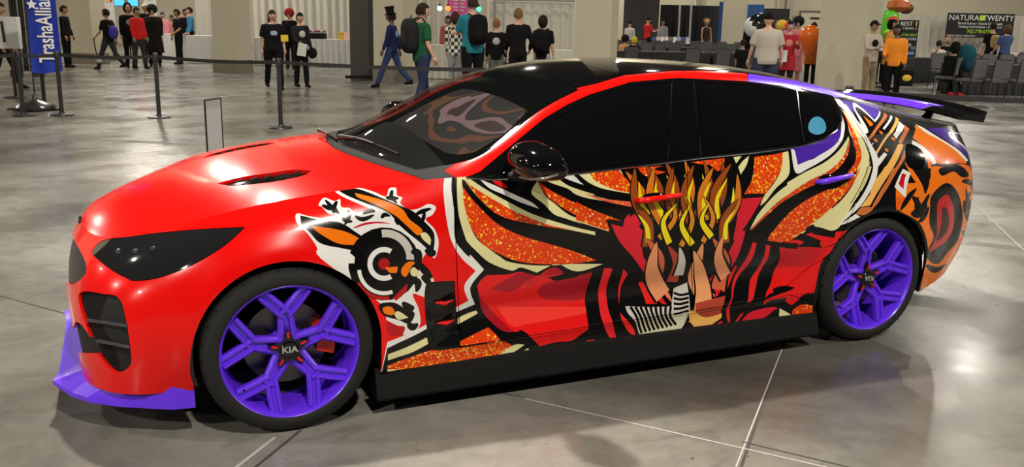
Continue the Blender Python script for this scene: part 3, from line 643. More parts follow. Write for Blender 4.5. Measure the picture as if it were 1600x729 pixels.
P(2, [(120, 310), (200, 300), (260, 330), (320, 360), (290, 420), (230, 400), (140, 370)], BK)
P(2, [(140, 330), (180, 322), (205, 345), (195, 372), (150, 362)], OR2)
P(2, [(205, 365), (230, 350), (285, 385, 1), (230, 398)], CR)
P(2, [(160, 400, 1), (220, 430), (265, 440), (250, 490, 1), (170, 480)], (180, 14, 24))
P(2, [(195, 275, 1), (280, 190, 1), (270, 240), (215, 290, 1)], (180, 14, 24))
# the image datablock the wrap material reads
_img = bpy.data.images.new('wrap_drawing', TW, TH, float_buffer=False)
_a = np.ones((TH, TW, 4), np.float32); _c = np.clip(ART, 0, 1)
_a[..., :3] = np.where(_c <= .0031308, _c*12.92, 1.055*np.power(np.maximum(_c, 1e-6), 1/2.4)-.055)
_img.pixels.foreach_set(_a.ravel()); _img.update(); _img.pack()
WRAP = mat('printed_wrap', (.7, .01, .01), .2, coat=.35, spec=.3)
_n = WRAP.node_tree.nodes.new('ShaderNodeTexImage'); _n.image = _img; _n.extension = 'EXTEND'
WRAP.node_tree.links.new(_n.outputs[0], WRAP.node_tree.nodes['Principled BSDF'].inputs['Base Color'])

# ------------------------------------------------------------------ cutting the bodywork into its panels
car = empty('car', (0, 0, 0), 0, 'red low sports sedan with an orange, black and cream flame wrap and purple wheels', 'car')
CP = []
def both(name, m, material, depth=.012):
    return [panel(name, m, material, car, 'near', depth), panel(name, m, material, car, 'far', depth)]
mA = grid_mesh(SA); mT = grid_mesh(ST_)
def sp(pts, n=6): return smooth_poly(pts, True, n)
side_ok = lambda m: m['V'][:, 1] < -.5
front_ok = lambda m: m['V'][:, 0] < -1.4
ws_poly = sp([(-1.02, .2, 1), (-1.02, 0), (-.975, -.36), (-.885, -.70, 1), (-.665, -.757), (-.485, -.712), (-.30, -.657), (-.095, -.60, 1), (-.12, -.45), (-.17, -.28), (-.205, 0), (-.205, .2, 1)])
# dark inner shell seen through the panel gaps
def offset(m, d): return dict(V=m['V']-m['N']*d, N=m['N'], T=m['T'])
def arch_f(m, r):
    V = m['V']; return np.minimum(*[np.where(V[:, 1] < -.45, np.where(V[:, 2] < cz, np.abs(V[:, 0]-cx), np.hypot(V[:, 0]-cx, V[:, 2]-cz))-r, .3) for cx, cz, _ in (ARF, ARR)])
sh = join([offset(mA, .016), offset(keep(mT, field(mT, ws_poly, 'top'), 1, 0), .016)])
sh = keep(sh, arch_f(sh, .362), 1, 0)
panel('body_shell', sh, mat('inner_black', (.004, .004, .004), .8), car, 'both', 0)
A = keep(mA, arch_f(mA, .352), 1, 0)
HL = sp([(145, 390, 1), (155, 379), (174, 372.5), (233, 365), (310, 358), (383, 354.5, 1), (350, 384), (300, 414), (250, 433), (212, 438.5), (198, 434), (174, 421), (146, 398)])
hl, A = carve(A, HL, 'photo', .0015, front_ok)
GR_ = sp([(94, 362, 1), (109, 364), (117, 378), (125, 392), (134, 412), (133, 428), (116, 443), (104, 441), (90, 436, 1)])
grille, A = carve(A, GR_, 'photo', .0008, front_ok)
INT = sp([(124, 458), (163, 459), (186, 466), (197, 500), (205, 558), (200, 574), (183, 582), (166, 569), (149, 545), (133, 503)])
intake, A = carve(A, INT, 'photo', .0004, front_ok)
LOW = sp([(118, 502, 1), (127, 507), (141, 527), (154, 552, 1), (126, 551), (110, 548, 1), (112, 520)])
lowg, A = carve(A, LOW, 'photo', .0004, front_ok)
VENT = sp([(666, 444), (680, 440), (711, 438.5, 1), (712, 472), (718.5, 532), (718, 543.5, 1), (681, 547.5), (671, 535), (664, 480)])
vent, A = carve(A, VENT, 'photo', .001)
LAMP = sp([(1416, 226), (1434, 230), (1444, 244), (1442, 262), (1428, 264), (1417, 256)])
lamp, A = carve(A, LAMP, 'photo', .001, lambda m: (m['V'][:, 0] > 1.5) & (m['V'][:, 1] < -.5))
FD = np.array([(700, 150), (707, 265), (711, 300), (713, 400), (716, 470), (719.5, 541), (940, 507), (1083, 486), (1080, 400), (1074, 320), (1075, 150)], float)
RD = np.concatenate([[(1075, 150), (1074, 320), (1080, 400), (1083, 486)], smooth_poly([(1150, 476, 1), (1190, 468), (1228, 447), (1262, 419), (1298, 394), (1325, 345), (1343, 303), (1355, 270), (1359, 243), (1352, 215), (1337, 190, 1), (1312, 150)], False)])
fdoor, A = carve(A, FD, 'photo', .0022); rdoor, A = carve(A, RD, 'photo', .0022)
RK = np.array([(585, 660), (585, 590), (606, 576), (650, 562), (719, 545), (940, 511), (1083, 490), (1180, 475), (1232, 460), (1300, 480), (1300, 660)], float)
rocker, A = carve(A, RK, 'photo', .0014, lambda m: (m['V'][:, 0] > -1.2) & (m['V'][:, 0] < 1.3))
FB = np.array([(-2.6, 0), (-1.80, 0), (-1.80, .50), (-1.88, .64), (-2.0, .715), (-2.10, .712), (-2.6, .712)])
fbump, A = carve(A, FB, 'side', .0)
RB = np.array([(1.80, 0), (2.7, 0), (2.7, .80), (2.1, .76), (1.86, .66), (1.80, .56)])
rbump, A = carve(A, RB, 'side', .0012)
fender = keep(A, A['V'][:, 0], -1, 0); quarter = keep(A, A['V'][:, 0], 1, 0)
# upper patch
T_ = mT
HOOD = np.array([(-2.6, .3), (-2.6, -1.2), (-.885, -1.2), (-.885, -.84), (-.90, -.80), (-.955, -.65), (-1.01, -.45), (-1.055, -.22), (-1.07, 0), (-1.07, .3)])
hood, T_ = carve(T_, HOOD, 'top', .002)
HV = sp([(340, 286.5, 1), (376, 277), (430, 269), (460, 265), (486, 266.5, 1), (474, 273.5), (430, 283), (376, 289), (358, 289.5)])
hvent, hood = carve(hood, HV, 'photo', .0012)
ws, T_ = carve(T_, ws_poly, 'top', .002)
DLO = np.array([(728, 277), (750, 268), (800, 226), (850, 185), (885, 164), (920, 148), (985, 128), (1060, 121.5), (1168, 127), (1245, 137), (1300, 149), (1313, 172), (1316, 188), (1309, 203), (1290, 216), (1250, 230), (1094, 247), (896, 272), (770, 281)], float)
dlo, T_ = carve(T_, DLO, 'photo', .0008, side_ok)
RAIL = np.array([(694, 266), (718, 250), (773, 201), (844, 161), (904, 136.5), (930, 131), (975, 117.5), (1050, 110.5), (1100, 110), (1168, 114.5), (1168, 130), (1060, 126), (985, 132), (920, 152), (850, 190), (800, 231), (750, 273), (722, 284)], float)
rail, T_ = carve(T_, RAIL, 'photo', .0008, side_ok)
RAIL2 = np.array([(1168.5, 114.5), (1245, 126), (1300, 138.5), (1324, 149), (1318, 152), (1298, 152), (1245, 141), (1168.5, 131)], float)
rail2, T_ = carve(T_, RAIL2, 'photo', .0008, side_ok)
ROOF = np.array([(-.215, .3), (-.215, 0), (-.18, -.28), (-.13, -.45), (-.10, -.605), (.15, -.575), (.42, -.568), (.85, -.562), (1.18, -.556), (1.47, -.560), (1.78, -.56), (2.03, -.50), (2.07, -.40), (2.09, 0), (2.09, .3)])
roof, T_ = carve(T_, ROOF, 'top', .001)
HG = sp([(1.06, .3, 1), (1.06, 0, 1), (1.05, -.42), (1.12, -.49), (1.5, -.49), (1.85, -.47), (1.98, -.40), (2.02, 0, 1), (2.02, .3, 1)])
hglass, roof = carve(roof, HG, 'top', .002)
SR = sp([(.10, .3, 1), (.10, 0, 1), (.13, -.50), (.2, -.53), (.5, -.525), (.82, -.52), (.88, -.48), (.88, 0, 1), (.88, .3, 1)])
sroof, roof = carve(roof, SR, 'top', .002)
rdoor2, T_ = carve(T_, RD, 'photo', .0022, side_ok)
cowl = keep(T_, T_['V'][:, 0]+.5, -1, 0); Tq = keep(T_, T_['V'][:, 0]+.5, 1, 0)
FG = sp([(768, 273, 1), (800, 243), (850, 200), (885, 176), (930, 153), (985, 135), (1050, 128, 1), (1048, 160), (1042, 248, 1), (900, 265)], 4)
RG = np.array([(1090, 129), (1168, 132), (1242, 140), (1247, 165), (1253, 222), (1160, 235), (1097, 242)], float)
QG = sp([(1249, 142, 1), (1292, 151), (1306, 178), (1307, 196), (1290, 208), (1258, 220, 1), (1253, 180)], 4)
fg, dlo = carve(dlo, FG, 'photo', .0012); rg, dlo = carve(dlo, RG, 'photo', .0012); qg, dlo = carve(dlo, QG, 'photo', .0012)

panel('hood', hood, PAINT, car, 'both'); panel('front_bumper', fbump, PAINT, car, 'both')
both('front_fender', fender, WRAP); both('front_door', fdoor, WRAP); both('rear_door', join([rdoor, rdoor2]), WRAP)
both('rear_quarter_panel', join([quarter, Tq]), WRAP); both('rocker_panel', rocker, WRAP)
panel('rear_bumper', rbump, WRAP, car, 'both')
panel('roof', roof, BLACKG, car, 'both'); panel('sunroof', sroof, BLACKG, car, 'both'); panel('rear_glass', hglass, GLASS_SIDE, car, 'both')
both('window_frame', dlo, BLACKG); both('front_window', fg, GLASS_SIDE, .004); both('rear_window', rg, GLASS_SIDE, .004); both('quarter_window', qg, GLASS_SIDE, .004)
both('roof_rail', rail, PAINT); both('rear_roof_rail', rail2, PURPLE)
panel('cowl', cowl, BLACKM, car, 'both')
# windscreen: tinted see-through glass, a printed sunshade behind it
gm = mat('windscreen_glass', (.01, .012, .012), .02)
nt = gm.node_tree; b = nt.nodes['Principled BSDF']; tr = nt.nodes.new('ShaderNodeBsdfTransparent'); tr.inputs[0].default_value = (.62, .6, .6, 1)
mx = nt.nodes.new('ShaderNodeMixShader'); mx.inputs[0].default_value = .34
nt.links.new(tr.outputs[0], mx.inputs[1]); nt.links.new(b.outputs[0], mx.inputs[2]); nt.links.new(mx.outputs[0], nt.nodes['Material Output'].inputs[0])
panel('windshield', ws, gm, car, 'both', 0)
shade_m = mat('sunshade_print', (.1, .03, .01), .6)
nt = shade_m.node_tree; tc = nt.nodes.new('ShaderNodeTexCoord'); n1 = nt.nodes.new('ShaderNodeTexNoise'); n1.inputs['Scale'].default_value = 1.7; n1.inputs['Distortion'].default_value = 2.2; n1.inputs['Detail'].default_value = 1
cr = nt.nodes.new('ShaderNodeValToRGB'); cr.color_ramp.interpolation = 'CONSTANT'
e = cr.color_ramp.elements; e[0].color = (.004, .003, .003, 1); e[1].position = .47; e[1].color = (.24, .075, .015, 1)
for p_, c_ in ((.515, (.006, .003, .003, 1)), (.56, (.42, .27, .33, 1)), (.62, (.05, .012, .01, 1)), (.68, (.40, .15, .03, 1))):
    q = e.new(p_); q.color = c_
nt.links.new(tc.outputs['Object'], n1.inputs['Vector']); nt.links.new(n1.outputs[0], cr.inputs[0]); nt.links.new(cr.outputs[0], nt.nodes['Principled BSDF'].inputs['Base Color'])
sw = sp([(-.80, .2, 1), (-.80, 0), (-.72, -.5), (-.62, -.62, 1), (-.46, -.60), (-.32, -.52, 1), (-.36, -.2), (-.37, 0), (-.37, .2, 1)])
shd, _ = carve(mT, sw, 'top', 0)
panel('sunshade', offset(shd, .07), shade_m, car, 'both', .003)
dsh, _ = carve(mT, np.array([(-1.02, .3), (-1.02, 0), (-.975, -.36), (-.885, -.70), (-.75, -.72), (-.78, 0), (-.78, .3)]), 'top', 0)
panel('dashboard', offset(dsh, .05), BLACKM, car, 'both', .003)

# lamps, grille, intakes
hm = mat('smoked_lamp_lens', (.012, .012, .013), .04, coat=1)
for s_, lampo in zip((1, -1), both('headlight', hl, hm)):
    mb = MB()
    for q in ((185, 392), (212, 392), (240, 388)):
        p = on_body(*q); MB().sphere((p[0], p[1]*s_, p[2]), (.012, .006, .010), mat('lamp_reflector', (.10, .10, .12), .15, .6), seg=12).build('projector_lens', lampo)
both('tail_lamp', lamp, BLACKG)
gmat = mat('grille_mesh', (.008, .008, .008), .35, bump=(160, .6))
panel('grille', offset(grille, .012), gmat, car, 'both'); panel('lower_grille', offset(lowg, .02), gmat, car, 'both')
red_in, blk_in = carve(intake, np.array([(100, 450), (168, 450), (150, 500), (175, 540), (190, 600), (100, 600)], float), 'photo', 0)
IN = both('side_intake', offset(blk_in, .03), BLACKM, .02)
for o_, s_ in zip(IN, ('near', 'far')):
    panel('intake_duct', offset(red_in, .016), PAINT, o_, s_)
    mb = MB()
    for a, c in (((138, 500), (200, 509)), ((152, 532), (203, 542))):
        p, q = on_body(*a), on_body(*c)
        if s_ == 'far': p, q = p*[1, -1, 1], q*[1, -1, 1]
        mb.tube([p, (p+q)/2+np.array([-.006, 0, .003]), q], .007, mat('fin_grey', (.04, .04, .045), .3), 8)
    mb.build('intake_fin', o_)
# fender vent with two red blades
for o_, s_ in zip(both('fender_vent', offset(vent, .006), BLACKG), (1, -1)):
    mb = MB()
    for a, m_, c in (((680, 472), (694, 473), (708, 467)), ((683, 504), (697, 504), (709, 498))):
        pts = [on_body(*k) for k in (a, m_, c)]
        mb.tube([(p[0], s_*(p[1]-.004), p[2]) for p in pts], [.004, .010, .005], RED_CAL, 8)
    mb.build('vent_blade', o_)
    mb = MB()
    for a, c in (((692, 470), (710, 462)), ((694, 500), (710, 494)), ((700, 517), (715, 519))):
        p, q = on_body(*a), on_body(*c); mb.tube([(p[0], s_*(p[1]-.004), p[2]), (q[0], s_*(q[1]-.01), q[2])], [.003, .006], BLACKG, 8)
    mb.build('vent_lip', o_)
# hood vents
for o_, s_ in zip(both('hood_vent', offset(hvent, .010), BLACKG), (1, -1)):
    mb = MB()
    for k in range(5):
        t = .15+.17*k; p = on_body(348+t*130, 287.5-t*17); q = on_body(352+t*130+8, 283.5-t*20)
        mb.tube([(p[0], s_*p[1], p[2]), (q[0], s_*q[1], q[2])], .004, BLACKM, 6)
    mb.build('vent_slat', o_)
# badge on the nose
mb = MB(); p = np.array([-2.172, 0, .700]); mb.sphere(p, (.010, .045, .020), BLACKG, seg=20); mb.build('nose_badge', car)

# window chrome line, pillar edges
def strip(name, pts, r, m_, parent=car, off=.002, both_=True):
    for s_ in ((1, -1) if both_ else (1,)):
        C = [on_body(*q) for q in pts]
        MB().tube([(c[0], s_*(c[1]-off), c[2]) for c in C], r, m_, 8).build(name, parent)
strip('chrome_trim', [(728, 277), (770, 280), (840, 276), (896, 271), (1000, 259), (1094, 246.5), (1170, 239), (1250, 229), (1285, 218), (1306, 204), (1314, 188), (1311, 170), (1300, 151)], .0055, CHROME)
strip('pillar_trim', [(1050, 130), (1048, 165), (1043, 248)], .004, CHROME); strip('pillar_trim', [(1084, 128), (1087, 170), (1095, 242)], .003, CHROME)
strip('window_divider', [(1245, 140), (1249, 175), (1256, 222)], .0045, CHROME)
# round blue sticker low in the quarter window
for s_ in (1,):
    p = on_body(1276, 197); mb = MB(); ol = [(math.cos(a)*.042, math.sin(a)*.055 if math.sin(a) > 0 else math.sin(a)*.03) for a in np.linspace(0, 2*PI, 28)[:-1]]
    C = [on_body(1276+u*330, 200-v*330) for u, v in ol]
    V = [(c[0], c[1]-.003, c[2]) for c in C]+[(c[0], c[1]-.0045, c[2]) for c in C]; n = len(C)
    mb.add(V, [list(range(n)), [n+i for i in range(n)][::-1]]+[[i, (i+1) % n, n+(i+1) % n, n+i] for i in range(n)], mat('sticker_blue', (.02, .22, .36), .4)); st = mb.build('window_sticker', car); st['label'] = 'plain blue round sticker'

# door handles
for q0, q1, m_, nm in (((993, 313), (1064, 303), PAINT, 'front_door_handle'), ((1275, 284), (1330, 272), PURPLE, 'rear_door_handle')):
    for s_ in (1, -1):
        a, b_ = on_body(*q0), on_body(*q1); pts = []
        for t, o in ((0, .0), (.06, .022), (.2, .036), (.5, .040), (.75, .034), (.93, .018), (1, 0)):
            c = a+(b_-a)*t; pts.append((c[0], s_*(c[1]-o), c[2]+.006*math.sin(PI*t)))
        MB().tube(pts, [.012, .018, .017, .0145, .015, .014, .008], m_, 14, flat=.8).build(nm, car)
        c = (a+b_)/2; cup = MB().sphere((c[0]-.02, s_*(c[1]+.004), c[2]), (.075, .012, .022), BLACKG, seg=20).build('handle_recess', car)

# mirrors
for s_ in (1, -1):
    bm = bmesh.new(); bmesh.ops.create_uvsphere(bm, u_segments=40, v_segments=24, radius=1)
    for v in bm.verts:
        x, y, z = v.co
        x = math.copysign(abs(x)**.85, x); y = math.copysign(abs(y)**.8, y); z = math.copysign(abs(z)**.85, z)
        if x > 0: x *= .55
        zz = z*(.080 if z > 0 else .062)*(1-.18*y*(-1))
        v.co = (-.455+x*.115+.03*y*-1*.8+(0 if s_ > 0 else .0), s_*(-.995+y*.135), 1.018+zz+.012*y)
    m_ = MB().bm(bm, BLACKG, True).build('side_mirror', car)
    MB().tube([(-.52, s_*-.87, .955), (-.50, s_*-.92, .955), (-.47, s_*-.97, .975)], [.040, .034, .04], BLACKM, 14, flat=.55).build('mirror_foot', m_)
    MB().tube([(-.45, s_*-1.135, 1.00), (-.495, s_*-1.12, .985), (-.53, s_*-1.06, .972), (-.545, s_*-.98, .968)], [.004, .006, .006, .003], mat('indicator_grey', (.25, .23, .2), .2, .5), 8).build('turn_signal', m_)
    MB().box((-.422, s_*-1.0, 1.02), (.006, .15, .07), mat('mirror_glass', (.6, .6, .6), .02, 1)).build('mirror_glass', m_)

# front lip, side skirts, rear lip
oc = [(-2.285, 0), (-2.285, .20), (-2.287, .36), (-2.300, .455), (-2.235, .565), (-2.165, .655), (-2.07, .73), (-1.96, .79), (-1.88, .832), (-1.80, .842)]
ic = [(-2.20, 0), (-2.20, .20), (-2.20, .36), (-2.195, .47), (-2.165, .57), (-2.11, .66), (-2.03, .73), (-1.94, .775), (-1.87, .79), (-1.80, .795)]
_t = np.linspace(0, len(oc)-1, 55); oc = list(zip(np.interp(_t, range(len(oc)), [p[0] for p in oc]), np.interp(_t, range(len(oc)), [p[1] for p in oc]))); ic = list(zip(np.interp(_t, range(len(ic)), [p[0] for p in ic]), np.interp(_t, range(len(ic)), [p[1] for p in ic])))
V = []; F = []; oc2 = [(x, -y) for x, y in oc[::-1]]+oc[1:]; ic2 = [(x, -y) for x, y in ic[::-1]]+ic[1:]
for (ox, oy), (ix, iy) in zip(oc2, ic2):
    up = .03*min(1, max(0, (ox+1.97)/.04))
    lz = .014+.016*max(0, 1-abs(abs(oy)-.455)/.12)
    V += [(ox, oy, .116+lz), (ox, oy-math.copysign(up*.4, oy), .134+lz+up*2.6), (ix, iy, .196+up*1.0), (ix, iy, .125)]
for i in range(len(oc2)-1):
    for k in range(4): F.append([i*4+k, (i+1)*4+k, (i+1)*4+(k+1) % 4, i*4+(k+1) % 4])
F += [[0, 1, 2, 3], [len(V)-1-k for k in range(4)]]
MB().add(V, F, PURPLE, True).build('front_lip', car)
for s_ in (1, -1):
    V = []; F = []; xs = np.linspace(-1.12, 1.13, 12)
    for x in xs: V += [(x, s_*-.872, .20), (x, s_*-.895, .185), (x, s_*-.925, .088), (x, s_*-.92, .076), (x, s_*-.80, .09)]
    for i in range(11):
        for k in range(5): F.append([i*5+k, (i+1)*5+k, (i+1)*5+(k+1) % 5, i*5+(k+1) % 5])
    F += [[0, 1, 2, 3, 4], [59, 58, 57, 56, 55]]
    MB().add(V, F, BLACKM).build('side_skirt', car)
MB().box((.05, 0, .175), (4.0, 1.40, .04), BLACKM).box((0, 0, .16), (2.1, 1.66, .05), BLACKM).box((-1.9, 0, .16), (.35, 1.1, .05), BLACKM).build('undertray', car)
V = []; F = []
for y in np.linspace(-.50, .50, 15):
    q = 1-(abs(y)/.60)**3; V += [(2.15+.15*q, y, .34), (2.18+.20*q, y, .36), (2.18+.20*q, y, .29), (2.05+.10*q, y, .26)]
for i in range(14):
    for k in range(4): F.append([i*4+k, (i+1)*4+k, (i+1)*4+(k+1) % 4, i*4+(k+1) % 4])
F += [[0, 1, 2, 3], [59, 58, 57, 56]]
MB().add(V, F, BLACKM).build('rear_diffuser', car)
# rear wing
V = []; F = []; NS = 25
for i, y in enumerate(np.linspace(-.66, .66, NS)):
    a = abs(y)/.66; zc = 1.160-.055*a**2.6; x0 = 2.10+.10*a**2.2; ch = .235-.03*a
    V += [(x0, y, zc), (x0+ch*.35, y, zc+.016), (x0+ch*.9, y, zc+.010), (x0+ch+.02, y, zc+.030), (x0+ch+.03, y, zc+.022), (x0+ch+.012, y, zc-.032), (x0+ch*.6, y, zc-.020), (x0+.01, y, zc-.010)]
for i in range(NS-1):
    for k in range(8): F.append([i*8+k, (i+1)*8+k, (i+1)*8+(k+1) % 8, i*8+(k+1) % 8])
F += [list(range(8)), [NS*8-1-k for k in range(8)]]
mb = MB().add(V, F, BLACKG); wing = mb.build('rear_wing', car)
V = []; F = []
ys = np.linspace(-.56, .56, 21)
for y in ys*.84:
    a = abs(y)/.66; zc = 1.160-.055*a**2.6; x0 = 2.10+.10*a**2.2; ch = .235-.03*a
    V += [(x0-.001, y, zc+.0015), (x0+ch*.35, y, zc+.018), (x0+ch*.80, y, zc+.0135), (x0+ch*.80, y, zc+.011), (x0+ch*.35, y, zc+.014), (x0-.001, y, zc-.004)]
for i in range(20):
    for k in range(6): F.append([i*6+k, (i+1)*6+k, (i+1)*6+(k+1) % 6, i*6+(k+1) % 6])
F += [list(range(6)), [len(V)-1-k for k in range(6)]]
MB().add(V, F, PURPLE).build('wing_inlay', wing)
for s_ in (1, -1):
    MB().tube([(2.20, s_*-.44, 1.05), (2.24, s_*-.44, 1.10), (2.26, s_*-.44, 1.15)], [.035, .022, .03], BLACKG, 14).build('wing_bracket', wing)
# wipers
for k, (a, b_) in enumerate((((-1.0, .06), (-.90, -.50)), ((-.99, .60), (-1.02, .14)))):
    def wsz(x, y):
        V_ = mT['V']; d = (V_[:, 0]-x)**2+(V_[:, 1]+abs(y))**2; i = d.argmin(); return V_[i, 2]
    mb = MB(); pts = [(a[0]+(b_[0]-a[0])*t, a[1]+(b_[1]-a[1])*t) for t in np.linspace(0, 1, 7)]
    mb.tube([(x, y, wsz(x, y)+.012) for x, y in pts], .006, BLACKM, 8)
    mb.tube([(x-.02, y+.02, wsz(x, y)+.022) for x, y in pts[:5]], [.014, .010, .008, .007, .005], mat('wiper_arm', (.006, .006, .006), .4), 8)
    mb.build('wiper', car)

# ------------------------------------------------------------------ wheels
SPOKE_R = .262
def wheel(cx, s_, rot, disc_side):
    root = empty('wheel', (cx, s_*-.80, .329)); root.parent = car
    R = Matrix.Rotation(PI/2*s_, 4, 'X')                    # local z -> outboard
    t = MB().lathe([(.262, -.115), (.268, -.12), (.300, -.118), (.318, -.108), (.327, -.09), (.329, -.04), (.329, .05), (.327, .085), (.318, .105), (.303, .117), (.283, .122), (.268, .120), (.261, .113), (.258, .09)], RUBBER, 96, R)
    for k in range(3):
        pass
    g = t
    for k in range(30):                                     # shoulder grooves
        a = 2*PI*k/30; M_ = R@Matrix.Rotation(a, 4, 'Z')
        g.box((.3165, 0, .088), (.016, .0035, .034), BLACKM, M_)
    g.build('tyre', root)
    rm = MB().lathe([(.262, .106), (.266, .114), (.262, .117), (.256, .112), (.250, .095), (.243, .03), (.238, -.03), (.240, -.10), (.250, -.112), (.262, -.11), (.250, -.10), (.246, -.02), (.252, .06), (.262, .106)], PURPLE, 96, R)
    rm.build('rim', root)
    sp_ = MB()
    def bar(p0, p1, w0, w1, z0, z1, th=.03):
        """bar with a groove along its middle; p in wheel plane"""
        p0, p1 = Vector(p0), Vector(p1); d = (p1-p0).normalized(); n = Vector((-d.y, d.x)); V = []; F = []
        prof = [(-1, -1), (-1, -.25), (-.72, 0), (-.42, 0), (-.25, -.45), (.25, -.45), (.42, 0), (.72, 0), (1, -.25), (1, -1)]
        for p, w, z in ((p0, w0, z0), ((p0+p1)/2, (w0+w1)/2, (z0+z1)/2+.002), (p1, w1, z1)):
            for u, v in prof: q = p+n*(u*w/2); V.append((q.x, q.y, z+v*th))
        L = len(prof)
        for i in range(2):
            for k in range(L): F.append([i*L+k, (i+1)*L+k, (i+1)*L+(k+1) % L, i*L+(k+1) % L])
        F += [list(range(L)), [2*L+k for k in range(L)][::-1]]
        sp_.add(V, F, PURPLE, False, R)
    for k in range(5):
        a = rot+2*PI*k/5; c = lambda r, o: (r*math.cos(a+o), r*math.sin(a+o))
        bar(c(.035, 0), c(.158, 0), .078, .052, .060, .080)
        for sg in (-1, 1):
            bar(c(.138, 0), c(.252, sg*.335), .052, .050, .080, .103)
    sp_.build('spokes', root)
    h = MB().lathe([(.0, .066), (.045, .066), (.062, .058), (.070, .03), (.07, -.02)], PURPLE, 40, R); h.build('hub', root)
    # five-pointed black cap, red lug accents, lettering
    cp = MB(); pts = []
    for k in range(10):
        a = rot+PI*k/5+PI/5*0; r = .082 if k % 2 == 0 else .040; pts.append((r*math.cos(a), r*math.sin(a)))
    cp.prism(pts, .06, .078, BLACKG, R); cp.lathe([(0, .086), (.028, .084), (.036, .076)], BLACKG, 32, R); cap = cp.build('centre_cap', root)
    for k in range(5):
        a = rot+2*PI*k/5; M_ = R@Matrix.Rotation(a, 4, 'Z'); MB().tube([(.046, 0, .080), (.070, 0, .080)], .0045, RED_CAL, 8, M=M_).build('lug_accent', cap)
    link_text('KIA', .034, mat('silver_letter', (.7, .7, .7), .3, .8), R@Matrix.Translation((0, 0, .0868))@Matrix.Rotation(0 if cx < 0 else PI-.15, 4, 'Z'), cap, 'cap_lettering', .0008, sx=1.15, bold=.0008)
    d = MB().lathe([(.05, -.01), (.165, -.01), (.168, -.02), (.168, -.035), (.05, -.035)], mat('brake_steel', (.12, .115, .11), .3, .9), 48, R); d.build('brake_disc', root)
    ca = MB(); a0 = disc_side
    V = []; F = []
    for i in range(9):
        a = a0-.42+.84*i/8
        for r, z in ((.115, .0), (.115, .03), (.185, .035), (.188, .0), (.188, -.06)): V.append((r*math.cos(a), r*math.sin(a), z))
    for i in range(8):
        for k in range(5): F.append([i*5+k, (i+1)*5+k, (i+1)*5+(k+1) % 5, i*5+(k+1) % 5])
    F += [[0, 1, 2, 3, 4], [44, 43, 42, 41, 40]]
    ca.add(V, F, RED_CAL, False, R); ca.build('brake_caliper', root)
    vs = MB().tube([(.232*math.cos(-2.5), .232*math.sin(-2.5), .06), (.222*math.cos(-2.5), .222*math.sin(-2.5), .10)], .005, BLACKM, 8, M=R); vs.build('valve_stem', root)
    return root
for s_ in (1, -1):
    wheel(-1.45, s_, PI/2+.06, .12); wheel(1.462, s_, PI/2+.10, 2.9)
    for cx, cz, r in (ARF, ARR):                            # wheel-well liners
        V = []; F = []; N_ = 28
        for i in range(N_+1):
            a = -.30+(PI+.6)*i/N_
            for rr, y in ((.353, -.895), (.368, -.86), (.372, -.50), (.02, -.50)): V.append((cx+rr*math.cos(a), s_*y, cz+rr*math.sin(a)))
        for i in range(N_):
            for k in range(3): F.append([i*4+k, (i+1)*4+k, (i+1)*4+k+1, i*4+k+1])
        MB().add(V, F, mat('wheel_well_black', (.006, .006, .006), .9), True).build('wheel_well', car)
        V = []; F = []
        for i in range(N_+1):
            a = -.40+(PI+.80)*i/N_
            for rr, dy in ((.353, .004), (.340, .002), (.338, .03), (.353, .05)):
                V.append((cx+rr*math.cos(a), s_*-(.918-dy-.02*max(0, math.sin(a))*(1)), cz+rr*math.sin(a)))
for o in [k for k in car.children if k.name.startswith('chrome')]: pass

# ================================================================== the hall
E2 = np.array([math.sin(YAW), math.cos(YAW), 0.0]); E1 = np.array([math.cos(YAW), -math.sin(YAW), 0.0])
RZ = -YAW                                                   # objects square to the far walls
def yh(px):
    a, b = ray(px, 0)[2], ray(px, 100)[2]; return -a/(b-a)*100
def at(px, D, z=0.0):
    """floor point seen in picture column px at distance D"""
    d = ray(px, yh(px)); d = d/(d@E2)*D; return Vector((CAM[0]+d[0], CAM[1]+d[1], z))
def depth_of_foot(px, py):
    g = ground(px, py); return float((g-CAM)@E2)
# floor: polished concrete
fm = mat('polished_concrete', (.2, .19, .17), .3)
nt = fm.node_tree; b = nt.nodes['Principled BSDF']; b.inputs['Specular IOR Level'].default_value = .36; N = nt.nodes.new; Lk = nt.links.new
tc = N('ShaderNodeTexCoord')
def noise(sc, det=4, dist=0, rough=.5, vec=None, scale=None):
    n = N('ShaderNodeTexNoise'); n.inputs['Scale'].default_value = sc; n.inputs['Detail'].default_value = det; n.inputs['Distortion'].default_value = dist; n.inputs['Roughness'].default_value = rough
    mp = N('ShaderNodeMapping'); 
    if scale: mp.inputs['Scale'].default_value = scale
    mp.inputs['Rotation'].default_value = (0, 0, .4); mp.inputs['Location'].default_value = (3.3, 7.1, 0)
    Lk(tc.outputs['Object'], mp.inputs[0]); Lk(mp.outputs[0], n.inputs['Vector']); return n.outputs[0]
def ramp(src, *st):
    r = N('ShaderNodeValToRGB'); e = r.color_ramp.elements
    e[0].position, e[0].color = st[0][0], (*st[0][1], 1); e[1].position, e[1].color = st[-1][0], (*st[-1][1], 1)
    for p_, c_ in st[1:-1]: q = e.new(p_); q.color = (*c_, 1)
    Lk(src, r.inputs[0]); return r.outputs[0]
def mixc(a, b_, f, mode='MIX', fac=None):
    m_ = N('ShaderNodeMix'); m_.data_type = 'RGBA'; m_.blend_type = mode
    if isinstance(f, (int, float)): m_.inputs[0].default_value = f
    else: Lk(f, m_.inputs[0])
    for s_, k in ((a, 6), (b_, 7)):
        if isinstance(s_, tuple): m_.inputs[k].default_value = (*s_, 1)
        else: Lk(s_, m_.inputs[k])
    return m_.outputs[2]
